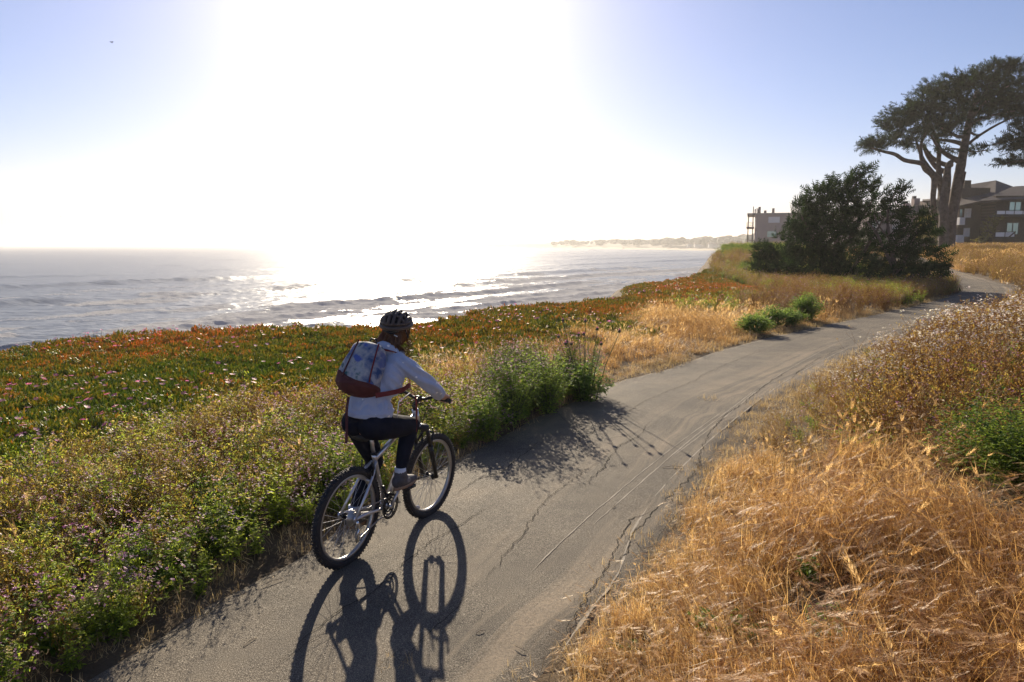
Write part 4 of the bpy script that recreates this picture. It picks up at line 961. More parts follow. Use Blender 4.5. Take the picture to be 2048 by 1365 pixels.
scatter('yellow_weeds', 'yellowweed', zpts(x, y, z, m4), hs_[m4] * (.7 + .4 * r.random(m4.sum())), .5 + .5 * r.random(m4.sum()), .15, 'scattered yellow flowered weeds in the left strip', 'weeds')
m5 = w & (r.random(len(x)) < .12) & (gr > .42)
scatter('golden_tufts', 'drylow', zpts(x, y, z, m5), .8 + .5 * r.random(m5.sum()), .3 + .5 * r.random(m5.sum()), .15, 'dry grass tufts among the left weeds', 'grass')
# the flowering weeds on the right bank
x, y, r = field(17, 5.2, 28, 9, .78, 1.0); D_ = cover(x, y, r); z = D_['z']; w = D_['weedR'] & D_['ok']
patch = fbm(x, y, 2.4, 93); wy = sstep(7.5, 9.5, y) * sstep(17, 12, y)
hs_ = (.30 + .70 * sstep(.1, 1.6, D_['rt'])) * (.85 + .4 * D_['n1'])
sel = r.random(len(x)); white = np.clip(wy * (patch - .2) * 1.9, .03, .85)
m1 = w & (sel < white); m2 = w & (sel >= white) & (sel < .86); m3 = w & (sel >= .86)
scatter('white_flowered_weeds', 'white', zpts(x, y, z, m1), hs_[m1] * (1.05 + .4 * r.random(m1.sum())), r.random(m1.sum()), .16, 'brown stemmed weeds covered in small white flowers on the right bank', 'weeds')
scatter('bank_weeds', 'rust', zpts(x, y, z, m2), hs_[m2] * (1.0 + .4 * r.random(m2.sum())), np.clip(patch[m2] * 1.2 - .1, 0, 1), .16, 'rusty brown weeds on the right bank', 'weeds')
scatter('bank_green_weeds', 'leafy', zpts(x, y, z, m3), hs_[m3] * (.8 + .5 * r.random(m3.sum())), r.random(m3.sum()), .16, 'green weeds among the brown on the right bank', 'weeds')
# brown and yellow scrub further on, bank grass, far verge
x, y, r = field(8, 21, 34, 10, .62, 1.0); D_ = cover(x, y, r); z = D_['z']; w = (D_['brownL'] | (D_['under'] & (y < 40))) & D_['ok']; gr = fbm(x, y, 3, 95)
m1 = w & (gr < .52); m2 = w & (gr >= .48)
scatter('brown_scrub', 'rust', zpts(x, y, z, m1), 1.0 + .4 * r.random(m1.sum()), r.random(m1.sum()) * .6, .15, 'brown scrub in front of the dark bushes', 'scrub')
scatter('yellow_scrub', 'leafy', zpts(x, y, z, m2), 1.1 + .5 * r.random(m2.sum()), .55 + .45 * r.random(m2.sum()), .15, 'yellow-green scrub beside the path in front of the dark bushes', 'scrub')
x, y, r = field(7, 30, 72, 11, .72, 1.0); D_ = cover(x, y, r); z = D_['z']; gr = fbm(x, y, 4, 97)
w = (D_['under'] | D_['bank']) & D_['ok'] & (D_['lf'] > .2)
m1 = w & (gr < .5); m2 = w & (gr >= .46)
scatter('bank_scrub', 'brown', zpts(x, y, z, m1), .8 + .5 * r.random(m1.sum()), r.random(m1.sum()), .15, 'brownish scrub on the seaward bank', 'scrub')
scatter('bank_herbs', 'leafy', zpts(x, y, z, m2), .8 + .6 * r.random(m2.sum()), .3 * r.random(m2.sum()), .15, 'green herbs on the seaward bank', 'scrub')
x, y, r = field(5.5, 25, 96, 12, .74, 1.0); D_ = cover(x, y, r); z = D_['z']; w = (D_['farR'] | (D_['lf'] > .1) & (y > 70)) & D_['ok'] & (x > 12); gr = fbm(x, y, 6, 98)
m1 = w & (gr < .60) & (D_['rt'] > .1); m2 = w & (gr >= .45)
scatter('far_golden_grass', 'drylow', zpts(x, y, z, m1), 1.8 + 1.0 * r.random(m1.sum()), .1 + .5 * r.random(m1.sum()), .15, 'golden brown grass slope beyond the bend of the path', 'grass')
scatter('far_brown_scrub', 'rust', zpts(x, y, z, m2), 1.0 + .6 * r.random(m2.sum()), .3 + .7 * r.random(m2.sum()), .15, 'brown scrub on the slope beyond the bend', 'scrub')

# ------------------------------------------------------------------ single plants
def shrub(name, label, cat, x, y, h, rad, nst, nleaf, mats, seed, L_=.05, wr=.55, top=None, group=None, flw=0):
    """a leafy bush: bent stems carrying many real leaves"""
    z = float(ground(np.array([x]), np.array([y]))[0]); t = empty(name, (x, y, z)); put(t, label, cat, group)
    g = VG(seed); f = VG(seed + 1); q = VG(seed + 2)
    for i in range(nst):
        az = g.rv(0, 6.283); el = math.sqrt(g.r.random()); H = h * g.rv(.55, 1.0) * (1 - .35 * el * el); P2 = np.array([math.cos(az) * rad * el, math.sin(az) * rad * el, H]); P1 = P2 * [.45, .45, .55]
        g.stem([(0, 0, 0), P1, P2], .006, 0)
        for j in range(int(nleaf)):
            tt = g.rv(.12, 1.04); c = (P1 * tt * 2 if tt < .5 else P1 + (P2 - P1) * (tt - .5) * 2) + g.r.normal(size=3) * rad * .11; c[2] = max(c[2], .02); a_ = g.rv(0, 6.283); ll = L_ * g.rv(.6, 1.3)
            f.leaf(c, [math.cos(a_), math.sin(a_), g.rv(-.2, .9)], [0, 0, 1], ll, ll * wr, 0, .2, .25)
        if flw and g.r.random() < flw:
            for k in range(4): q.flower(P2 + g.r.normal(size=3) * .04, (g.rv(-.4, .4), g.rv(-.4, .4), 1), .013, 5, 0, .3)
    link('stems', g.mesh('stems', [mats[0]]), t, False); link('leaves', f.mesh('leaves', [mats[1]]), t, False)
    if q.n: put(link('flowers', q.mesh('flowers', [mats[2]]), t, False), kind='stuff')
    return t
def own(name, a, b, tr=.45, **k):
    """leaf colour for a single plant"""
    m = Mat(name); geo = m.n('NewGeometry'); c = m.ramp(geo.outputs['Random Per Island'], [(0, a), (1, b)])
    p = m.pbr(c, .6, 0, None, .12); t_ = m.n('BsdfTranslucent'); m.set(t_.inputs[0], m.mix(1.0, c, (1.7, 1.7, 1.3), 'MULTIPLY')); mx = m.n('MixShader'); mx.inputs[0].default_value = tr
    m.t.links.new(p, mx.inputs[1]); m.t.links.new(t_.outputs[0], mx.inputs[2]); return m.done(mx.outputs[0])
O_GR = own('thistle_leaf', (.11, .19, .04), (.28, .37, .09)); O_ST = own('thistle_stem', (.10, .14, .05), (.16, .18, .08), .2); O_DK = own('bush_leaf', (.03, .075, .015), (.22, .28, .04)); O_YG = own('sprout_leaf', (.10, .19, .03), (.22, .30, .05))
O_RD = own('radish_leaf', (.13, .21, .04), (.36, .44, .09)); O_PK = own('lilac_petal', (.5, .2, .45), (.7, .4, .6))
p = at(1145, 800); th_ = shrub('thistle_plant', 'spiny bright green thistle clump with round purple heads casting its shadow on the path', 'thistle', 1.0, 10.05, .62, .42, 26, 46, [O_ST, O_GR], 900, .085, .42)
r_ = random.Random(8)
M_TH = own('thistle_flower', (.5, .08, .4), (.65, .16, .5)); M_THB = simple('thistle_bulb', (.10, .13, .05), .8)
for k in range(11):
    ax, ay, ah = r_.uniform(-.42, .42), r_.uniform(-.35, .35), r_.uniform(.72, 1.12)
    a = Acc(); a.tube([(ax * .3, ay * .3, 0), (ax * .6, ay * .7, ah * .55), (ax, ay, ah)], [.008, .006, .004], 5); st = a.obj('flower_stalk', O_ST, th_)
    a = Acc(); a.ball((ax, ay, ah + .018), (.022, .022, .022), 8, 5); a.obj('bulb', M_THB, st)
    g = VG(k + 50)
    for j in range(22):
        d = g.r.normal(size=3) * [.5, .5, .2] + [0, 0, 1]; d /= np.linalg.norm(d); c = np.array([ax, ay, ah + .03]); s2 = np.cross(d, [1, .3, 0]) * .0025; g.put([c - s2, c + s2, c + d * .03], [(0, 1, 2)], 0)
        if j < 14: d2 = g.r.normal(size=3); d2 /= np.linalg.norm(d2); c = np.array([ax, ay, ah + .018]); s2 = np.cross(d2, [0, .3, 1]) * .003; g.put([c + d2 * .018 - s2, c + d2 * .018 + s2, c + d2 * .036], [(0, 1, 2)], 0)
    link('petals', g.mesh('petals', [M_TH]), st, False)
# tall radish clumps left of the thistle: each clump a thing
for k, (x0, y0, h0, rd, lab) in enumerate([(-.28, 7.95, .62, .30, 'lowest leafy clump with lilac flowers, nearest the front wheel'), (.02, 8.65, .95, .44, 'tallest leafy clump with lilac flowers left of the thistle'), (.45, 9.25, .92, .42, 'leafy clump squeezed between the tallest clump and the thistle')]):
    shrub('wild_radish', lab, 'shrub', x0, y0, h0, rd, 60, 34, [O_ST, O_RD, O_PK], 920 + k * 5, .05, .4, group='radish clumps left of the path', flw=.5)
x, y, r = field(34, 7.7, 10.8, 13, .3, 0); D_ = cover(x, y, r); z = D_['z']; m = D_['weedL'] & (D_['lf'] > .05) & (D_['lf'] < 1.1) & (x > -.35)
scatter('tall_weeds', 'mustard', zpts(x, y, z, m), .38 + .5 * r.random(m.sum()), r.random(m.sum()) * .7, .12, 'tall mustard-like weeds round the thistle', 'weeds')
for k, (px, py, h0, rd, lab) in enumerate([(1507, 668, .46, .44, 'leftmost of the small green bushes at the far left path edge'), (1545, 655, .52, .48, 'small green bush in the middle of the row at the left path edge'), (1612, 643, .78, .44, 'tallest and rightmost small green bush of the row at the left path edge'),
                                        (1578, 652, .44, .44, 'low green bush just left of the tallest one in the row')]):
    q = at(px, py); shrub('green_bush', lab, 'bush', q.x, q.y, h0, rd, 90, 50, [O_ST, O_GR], 940 + k * 5, .06, .6, group='small green bushes at the left path edge')
shrub('dark_bush', 'dark green bush with yellow-green tops at the right edge among the dry grass', 'bush', 3.85, 5.35, .60, .74, 190, 70, [O_ST, O_DK, M_YEL], 960, .034, .6)
for k, (px, py, h0, rd, lab) in enumerate([(1500, 1200, .20, .16, 'bright green sprout in the golden grass, second from the left'), (1418, 1195, .26, .10, 'small green sprout at the left rim of the golden grass'), (1620, 1110, .30, .08, 'upright green sprout alone among tall golden grass'),
                                        (1655, 1210, .26, .13, 'low green sprout half hidden in the golden grass right of the others'), (1250, 1290, .06, .10, 'flat green weed by the cracked path edge at the bottom')]):
    q = at(px, py, .3 if k < 4 else .05); shrub('green_sprout', lab, 'plant', q.x, q.y, h0, rd, 8, 9, [O_ST, O_YG], 980 + k * 5, .042, .62, group='green sprouts in the dry grass')

# ------------------------------------------------------------------ the bicycle
HD = math.radians(63.9)
def wmat(name, col, rough=.4, metal=0., **k): return simple(name, col, rough, metal, var=.06, **k)
M_ALU = wmat('brushed_frame_silver', (.62, .62, .66), .32, .85); M_BLK = wmat('black_metal', (.022, .022, .024), .42, .3); M_RUB = simple('tyre_rubber', (.028, .027, .027), .8, bump=.4, bscale=90)
M_RIM = wmat('rim_alloy', (.48, .47, .45), .35, .8); M_SPK = wmat('spoke_steel', (.55, .55, .55), .3, .9); M_CHR = wmat('polished_steel', (.7, .7, .7), .22, .95)
M_REF = wmat('spoke_reflector', (.85, .82, .78), .25); M_SAD = wmat('saddle_vinyl', (.03, .03, .032), .55); M_GRP = simple('rubber_grip', (.03, .03, .03), .85, bump=.5, bscale=200); M_REDP = wmat('red_label', (.55, .05, .03), .5)
bike = empty('bicycle', (-1.1015, 4.7535, 0), (.0697, 0, HD)); put(bike, 'silver mountain bike with knobbly black tyres ridden away up the path', 'bicycle')
R_, WB = .335, 1.011
def sub(o, par): o.parent = par; return o
def wheel(x, st=0.):
    t = .026; a = Acc()
    # tyre: a torus with shoulder and tread knobs
    n = 72; m = 12; ang = np.linspace(0, 2 * PI, n, endpoint=False); V = []; F = []
    for i in ang:
        for j in range(m):
            b = 2 * PI * j / m; rr_ = (R_ - t) + t * math.cos(b) * 1.0; V.append((rr_ * math.cos(i), t * .98 * math.sin(b), rr_ * math.sin(i)))
    for i in range(n):
        for j in range(m): F.append((i * m + j, i * m + (j + 1) % m, ((i + 1) % n) * m + (j + 1) % m, ((i + 1) % n) * m + j))
    rim = Acc(); ri = R_ - 2 * t - .002
    prof = [(ri + .006, -.013), (ri + .006, -.009), (ri - .004, -.008), (ri - .004, .008), (ri + .006, .009), (ri + .006, .013), (ri - .012, .012), (ri - .017, 0), (ri - .012, -.012)]
    V2 = []; F2 = []; k = len(prof)
    for i in ang:
        for (r0, y0) in prof: V2.append((r0 * math.cos(i), y0, r0 * math.sin(i)))
    for i in range(n):
        for j in range(k): F2.append((i * k + j, i * k + (j + 1) % k, ((i + 1) % n) * k + (j + 1) % k, ((i + 1) % n) * k + j))
    rim.add(V2, F2); w = rim.obj('wheel', M_RIM, bike); w.location = (x, 0, R_); w.rotation_euler = (0, 0, st)
    a.add(V, F)
    for q in range(88):
        th_ = 2 * PI * q / 88
        for (yy, rr_, sx, sy) in (((-.017 if q % 2 else -.015), R_ - .0055, .010, .009), ((.017 if q % 2 else .015), R_ - .0055, .010, .009), ((.006 if q % 2 else -.006), R_ + .0005, .009, .009)):
            a.box((rr_ * math.cos(th_), yy, rr_ * math.sin(th_)), (.009, sy, sx), (0, -th_, 0))
    a.obj('tyre', M_RUB, w)
    a = Acc()
    for q in range(32):
        th_ = 2 * PI * q / 32; s_ = 1 if q % 2 else -1; t2 = th_ + (.55 if (q // 2) % 2 else -.55)
        a.tube([(ri * .985 * math.cos(th_), 0, ri * .985 * math.sin(th_)), (.022 * math.cos(t2), s_ * .028, .022 * math.sin(t2))], .0011, 4, cap=False)
    put(a.obj('spokes', M_SPK, w), kind='stuff')
    a = Acc(); a.tube([(0, -.05, 0), (0, .05, 0)], .011, 12); a.tube([(0, -.033, 0), (0, -.027, 0)], .027, 16); a.tube([(0, .027, 0), (0, .033, 0)], .027, 16); a.tube([(0, -.064, 0), (0, .064, 0)], .006, 8); a.obj('hub', M_BLK, w)
    return w
fw2 = wheel(0); fw1 = wheel(WB, -.045)
a = Acc(); a.ball((-.13, .012, -.225), (.034, .006, .017), 12, 6, rot=(0, .55, 0)); a.obj('reflector', M_REF, fw1)
a = Acc(); a.ball((.16, .012, -.20), (.034, .006, .016), 12, 6, rot=(0, -.9, 0)); a.obj('reflector', M_REF, fw2)
BBP = (.405, 0, .295); SC_ = (.275, 0, .665); HTb = np.array([.800, 0, .790]); HTt = np.array([.757, 0, .905]); AXF = np.array([WB, 0, R_])
a = Acc()
a.tube([BBP, SC_, (.262, 0, .70)], [.0175, .0165, .0165], 12)
a.tube([(.270, 0, .655), HTt + [-.004, 0, -.03]], [.0165, .019], 12)
a.tube([BBP, (.60, 0, .545), HTb + [0, 0, .02]], [.0215, .023, .022], 14)
a.tube([HTb, HTt], .023, 14); a.tube([HTb - [-.003, 0, .008], HTb], .026, 14); a.tube([HTt, HTt + [-.003, 0, .008]], .026, 14)
a.tube([(.405, -.036, .295), (.405, .036, .295)], .024, 14)
for s_ in (-1, 1):
    a.tube([(0, s_ * .066, R_ + .004), (.13, s_ * .058, .33), (.30, s_ * .036, .298), (.39, s_ * .026, .295)], [.010, .0115, .0115, .010], 9)
    a.tube([(0, s_ * .066, R_ + .006), (.12, s_ * .056, .475), (.205, s_ * .046, .585), (.268, s_ * .016, .650)], [.0085, .009, .009, .0095], 9)
    a.box((-.002, s_ * .064, R_), (.035, .006, .045))
a.tube([(.175, -.05, .545), (.175, .05, .545)], .007, 7)
fr = a.obj('frame', M_ALU, bike)
a = Acc(); a.tube([(.262, 0, .70), (.258, 0, .716)], .0195, 12); a.tube([(.262, -.02, .70), (.245, -.034, .703)], .004, 6); a.obj('seat_clamp', M_BLK, fr)
a = Acc()   # red lettering bands on the down tube stay plain
a.tube([(.262, 0, .70), (.222, 0, .845)], .0137, 12); a.obj('seatpost', M_ALU, bike)
a = Acc()
sd_ = [(.10, .075, .868), (.13, .085, .878), (.18, .072, .878), (.24, .045, .874), (.31, .025, .870), (.375, .019, .866)]
V = []; F = []
for (x0, w0, z0) in sd_:
    for q in range(10):
        t_ = 2 * PI * q / 10; V.append((x0, w0 * math.cos(t_), z0 + (.013 if math.sin(t_) > 0 else .026) * math.sin(t_) - .012))
for i in range(len(sd_) - 1):
    for q in range(10): F.append((i * 10 + q, i * 10 + (q + 1) % 10, i * 10 + 10 + (q + 1) % 10, i * 10 + 10 + q))
F += [tuple(range(10))[::-1], tuple(range(50, 60))]; a.add(V, F); sa = a.obj('saddle', M_SAD, bike)
a = Acc(); 
for s_ in (-1, 1): a.tube([(.13, s_ * .03, .852), (.17, s_ * .022, .838), (.27, s_ * .022, .838), (.34, s_ * .012, .852)], .0035, 6)
a.obj('saddle_rail', M_CHR, sa)
# suspension fork
a = Acc(); ax = (HTt - HTb) / np.linalg.norm(HTt - HTb); CR = HTb - ax * .02
off = np.array([.02, 0, 0])
for s_ in (-1, 1):
    top = CR + off + [0, s_ * .063, 0]; bot = AXF + [-.012, s_ * .063, 0]; md = top + (bot - top) * .36
    a.tube([md, md + (bot - md) * .3, bot], [.021, .019, .0155], 12); a.tube([top, md], .0145, 12)
a.box(CR + off * .6, (.045, .155, .032), (0, -.36, 0))
am = CR + off + (AXF - CR) * .34
a.tube([am + [0, -.063, 0], am + [.055, -.045, .075], am + [.062, 0, .085], am + [.055, .045, .075], am + [0, .063, 0]], .010, 8)
fk = a.obj('fork', M_BLK, bike)
a = Acc(); a.tube([HTt + [0, 0, .006], HTt + ax * .05], .0185, 12); ST = HTt + ax * .045; BARC = ST + np.array([.055, 0, .045]); a.tube([ST, BARC], [.019, .017], 10); a.tube([BARC + [0, -.024, 0], BARC + [0, .024, 0]], .0185, 12); a.obj('stem', M_BLK, bike)
hbp = [BARC + np.array(p) for p in ((-.050, -.300, .036), (-.030, -.20, .036), (-.006, -.115, .028), (0, -.055, .002), (0, 0, 0), (0, .055, .002), (-.006, .115, .028), (-.030, .20, .036), (-.050, .300, .036))]
a = Acc(); a.tube(densify([list(p) for p in hbp], 4), .0115, 10); hb = a.obj('handlebar', M_BLK, bike)
GR = {}
for s_, i0, i1 in ((-1, 0, 1), (1, 8, 7)):
    p0 = hbp[i0]; d = hbp[i1] - hbp[i0]; d = d / np.linalg.norm(d); GR[s_] = (p0, d)
    a = Acc(); n_ = 14
    a.tube([p0 + d * .115 * k / n_ for k in range(n_ + 1)], [.0165 if k % 2 else .0155 for k in range(n_ + 1)], 12); a.obj('grip', M_GRP, bike)
    c0 = p0 + d * .145; a = Acc(); a.tube([c0 - d * .012, c0 + d * .012], .0175, 10); a.ball(c0 + [.018, 0, -.02], (.02, .018, .012), 8, 5)
    a.tube([c0 + [.012, 0, -.012], c0 + [.055, -s_ * 0, -.02] - d * .01, c0 + [.060, 0, -.03] - d * .06, c0 + [.055, 0, -.036] - d * .105], [.006, .006, .0055, .005], 7); a.obj('brake_lever', M_BLK, bike)
a = Acc()
for s_ in (-1, 1):
    p0, d = GR[s_]; c0 = p0 + d * .15
    a.tube(densify([list(c0), list(c0 + [.09, -s_ * .03, .0]), list(c0 + [.12, -s_ * .11, -.06]), [.83, s_ * .03, .86 if s_ > 0 else .84], [.80 if s_ < 0 else .90, s_ * .03, .74 if s_ < 0 else .66]], 5), .0024, 5)
a.tube(densify([[.79, -.03, .83], [.70, -.025, .66], [.55, -.025, .49], [.42, -.03, .28]], 4), .0024, 5); a.obj('cable', M_BLK, bike)
# brakes
a = Acc()
for s_ in (-1, 1):
    a.tube([AXF + [-.075, s_ * .04, .30], AXF + [-.07, s_ * .05, .37], AXF + [-.075, s_ * .045, .41]], .006, 6); a.box(AXF + [-.075, s_ * .021, .30], (.055, .012, .012), (0, -.36, 0))
a.obj('brake', M_BLK, fk)
a = Acc()
for s_ in (-1, 1): a.tube([(.19, s_ * .048, .56), (.20, s_ * .05, .63), (.19, s_ * .04, .67)], .006, 6); a.box((.165, s_ * .021, .60), (.05, .012, .012), (0, .7, 0))
a.obj('brake', M_BLK, fr)
# drivetrain on the right side
CA = math.radians(58)   # the right crank stands up and forward
a = Acc(); cdir = np.array([math.cos(CA), 0, math.sin(CA)]); bb = np.array(BBP)
for s_ in (-1, 1):
    d = cdir if s_ < 0 else -cdir; p0 = bb + [0, s_ * .062, 0]; p1 = bb + d * .165 + [0, s_ * .080, 0]
    a = Acc(); a.tube([p0, p0 * .5 + p1 * .5, p1], [.015, .0115, .0125], 8, flat=.75); a.tube([p0 - [0, s_ * .03, 0], p0 + [0, s_ * .006, 0]], .014, 10); ck = a.obj('crank_arm', M_ALU, bike)
    a = Acc(); pc = p1 + [0, s_ * .058, 0]; a.tube([p1, pc + [0, s_ * .035, 0]], .0065, 8)
    for xx in (-.036, .036): a.box(pc + [xx, 0, 0], (.012, .078, .020))
    for yy in (-.036, .036): a.box(pc + [0, yy, 0], (.078, .008, .018))
    a.box(pc, (.07, .05, .008)); a.obj('pedal', M_BLK, ck)
    if s_ < 0: PR = pc
    else: PL = pc
def ring(a, c, r0, r1, th, n=40, teeth=0):
    V = []; F = []
    for i in range(n):
        t_ = 2 * PI * i / n; ro = r1 + (.0035 if teeth and i % 2 else 0)
        for (rr_, yy) in ((r0, -th), (ro, -th), (ro, th), (r0, th)): V.append((c[0] + rr_ * math.cos(t_), c[1] + yy, c[2] + rr_ * math.sin(t_)))
    for i in range(n):
        for j in range(4): F.append((i * 4 + j, i * 4 + (j + 1) % 4, ((i + 1) % n) * 4 + (j + 1) % 4, ((i + 1) % n) * 4 + j))
    a.add(V, F)
a = Acc()
for rr_, yy in ((.085, -.050), (.065, -.043), (.046, -.037)): ring(a, (BBP[0], yy, BBP[2]), rr_ - .011, rr_, .0016, 84, 1)
for q in range(4):
    t_ = q * PI / 2 + .6; a.tube([(BBP[0], -.048, BBP[2]), (BBP[0] + .075 * math.cos(t_), -.048, BBP[2] + .075 * math.sin(t_))], .006, 6)
ring(a, (BBP[0], -.056, BBP[2]), .084, .094, .0018, 60); a.obj('chainrings', M_BLK, bike)
a = Acc()
for k in range(7): ring(a, (0, -.030 - .004 * k, R_), .012, .052 - .0052 * k, .0009, 52, 1)
a.obj('cassette', M_SPK, bike)
# chain: single links
cp = densify([(BBP[0] + .05, -.045, BBP[2] - .04), (BBP[0] + .01, -.045, BBP[2] - .066), (.30, -.045, .235), (.15, -.045, .195), (.055, -.045, .170), (.03, -.045, .20), (.045, -.045, .25), (.035, -.045, .285)], 10)
ct = densify([(BBP[0] - .01, -.045, BBP[2] + .065), (.30, -.045, .362), (.15, -.045, .372), (0, -.045, R_ + .036)], 14)
M_CHN = wmat('chain_steel', (.42, .40, .38), .3, .9)
a = Acc()
for P_ in (cp, ct):
    al = np.concatenate([[0], np.cumsum(np.linalg.norm(np.diff(P_, axis=0), axis=1))]); 
    for k, s_ in enumerate(np.arange(0, al[-1], .0127)):
        c = np.array([np.interp(s_, al, P_[:, j]) for j in range(3)]); c2 = np.array([np.interp(s_ + .004, al, P_[:, j]) for j in range(3)]); d = c2 - c; e_ = -math.atan2(d[2], d[0])
        a.box(c, (.0115, .0055 if k % 2 else .0075, .0075), (0, e_, 0))
put(a.obj('chain', M_CHN, bike), kind='stuff')
a = Acc(); a.tube([(.005, -.072, R_ - .01), (.02, -.070, .285), (.045, -.062, .262)], [.010, .014, .012], 8); a.box((.045, -.056, .215), (.022, .008, .105), (0, .2, 0)); ring(a, (.048, -.045, .262), .004, .021, .003, 22, 1); ring(a, (.052, -.045, .175), .004, .021, .003, 22, 1); a.obj('rear_derailleur', M_CHR, bike)
a = Acc(); a.tube([(.355, -.02, .45), (.365, -.03, .41), (.38, -.04, .375)], .010, 7); a.box((.39, -.047, .385), (.075, .010, .02)); a.obj('front_derailleur', M_BLK, bike)

# ------------------------------------------------------------------ the rider
def fuse(name, shapes, mat, parent, voxel=.008, smooth=6, mats=None, disp=None):
    """closed tubes and balls fused into one continuous skin"""
    a = Acc()
    for sh in shapes: sh(a)
    me = a.mesh(name + '_src', [mat]); o = bpy.data.objects.new(name + '_src', me); COL.objects.link(o)
    m = o.modifiers.new('r', 'REMESH'); m.mode = 'VOXEL'; m.voxel_size = voxel
    if smooth: m = o.modifiers.new('s', 'SMOOTH'); m.factor = .5; m.iterations = smooth
    dg = bpy.context.evaluated_depsgraph_get(); me2 = bpy.data.meshes.new_from_object(o.evaluated_get(dg)); me2.name = name
    bpy.data.objects.remove(o); bpy.data.meshes.remove(me)
    if disp is not None:
        n = len(me2.vertices); co = np.empty(n * 3); me2.vertices.foreach_get('co', co); no = np.empty(n * 3); me2.vertices.foreach_get('normal', no); co = co.reshape(-1, 3); no = no.reshape(-1, 3)
        co += no * disp(co)[:, None]; me2.vertices.foreach_set('co', co.ravel())
    me2.materials.clear(); me2.materials.append(mat); me2.update()
    return link(name, me2, parent)
def T(P, R, seg=16, flat=1.0, up=None):
    def f(a):
        P_ = densify([list(p) for p in P], 5) if len(P) > 2 else np.array(P, float); R__ = np.interp(np.linspace(0, 1, len(P_)), np.linspace(0, 1, len(R)), R) if not np.isscalar(R) else R
        a.tube(P_, R__, seg, flat=flat, up=up)
        if np.isscalar(R__): r0 = r1 = R__
        else: r0, r1 = R__[0], R__[-1]
        if flat == 1.0: a.ball(P_[0], r0 * .99, 12, 8); a.ball(P_[-1], r1 * .99, 12, 8)
    return f
def B(c, r, rot=None): return lambda a: a.ball(c, r, 20, 14, rot=rot)
rider = empty('person', bike.location, bike.rotation_euler)
put(rider, 'person in dotted light blue hoodie, dark leggings and brown helmet riding the silver bike', 'person')
sk = Mat('skin'); M_SKIN = sk.done(sk.pbr((.55, .32, .22), .5, 0, None, .4, Subsurface_Weight=.0))
HIP = np.array([.175, 0, .945]); CHEST = np.array([.335, 0, 1.27]); NECK = np.array([.415, 0, 1.385]); HEAD = np.array([.475, 0, 1.535])
SHR, SHL = np.array([.355, -.165, 1.325]), np.array([.345, .165, 1.335])
gR = GR[-1][0] + GR[-1][1] * .055; gL = GR[1][0] + GR[1][1] * .055
WR = gR + np.array([-.062, -.005, .045]); WL = gL + np.array([-.062, .005, .045])
ELR = (SHR + WR) / 2 + np.array([-.020, -.075, -.030]); ELL = (SHL + WL) / 2 + np.array([-.02, .085, -.035])
AR = PR + np.array([-.085, .012, .105]); AL = PL + np.array([-.085, -.012, .105])
KR = np.array([.535, -.115, .865]); KL = np.array([.43, .105, .585])
HJR, HJL = HIP + [0, -.085, -.01], HIP + [0, .085, -.01]
def hand(wr, g0, gd, s):
    """palm over the grip, four unequal fingers curled round it, the thumb below"""
    pal = g0 + np.array([-.018, 0, .030]); out = [T([wr, pal], [.024, .030], flat=1.0)]; out.append(B(pal + np.array([.004, 0, .001]), (.034, .043, .017), (0, .35, 0)))
    for k, (o_, L_, r_) in enumerate(((.031, .92, .0086), (.011, 1.0, .009), (-.009, .95, .0088), (-.028, .78, .0078))):
        b = g0 + gd * o_; f = [b + np.array([.006, 0, .030]), b + np.array([.030 * L_, 0, .018]), b + np.array([.031 * L_, 0, -.008]), b + np.array([.012, 0, -.025 * L_])]
        out.append(T(f, [r_ * 1.1, r_, r_ * .95, r_ * .85]))
    b = g0 + gd * .040; out.append(T([pal + gd * .024, b + np.array([-.010, 0, .006]), b + gd * .012 + np.array([.006, 0, -.020])], [.012, .0105, .009])); return out
shapes = [T([HIP + [0, 0, -.02], HIP + [.02, 0, .10], CHEST, NECK], [.085, .085, .10, .05]), T([NECK - [.01, 0, .02], HEAD - [.02, 0, .06]], [.052, .050]), B(HEAD + [0, 0, .01], (.094, .074, .112), (0, .15, 0)), B(HEAD + [.035, 0, -.055], (.055, .052, .050)),
          B(HEAD + [.098, 0, -.015], (.018, .012, .022)), B(HEAD + [.094, 0, -.052], (.012, .024, .008)), B(HEAD + [.086, -.030, .012], (.012, .014, .009)), B(HEAD + [.086, .030, .012], (.012, .014, .009)),
          B(HEAD + [.0, .077, -.01], (.017, .008, .027)), B(HEAD + [.0, -.077, -.01], (.017, .008, .027)),
          T([SHR, ELR, WR], [.045, .036, .024]), T([SHL, ELL, WL], [.045, .036, .024]), T([HJR, KR, AR], [.055, .034, .028]), T([HJL, KL, AL], [.055, .034, .028]), T([CHEST, SHR], .05), T([CHEST, SHL], .05),
          T([AR, AR + [.05, 0, -.06], AR + [.13, 0, -.085]], [.035, .036, .025]), T([AL, AL + [.05, 0, -.06], AL + [.13, 0, -.085]], [.035, .036, .025])]
shapes += hand(WR, gR, GR[-1][1], -1) + hand(WL, gL, GR[1][1], 1)
def low(fn):    # head turned a little to the right, as the photo shows
    return fn
fuse('body', shapes, M_SKIN, rider, .0055, 2)
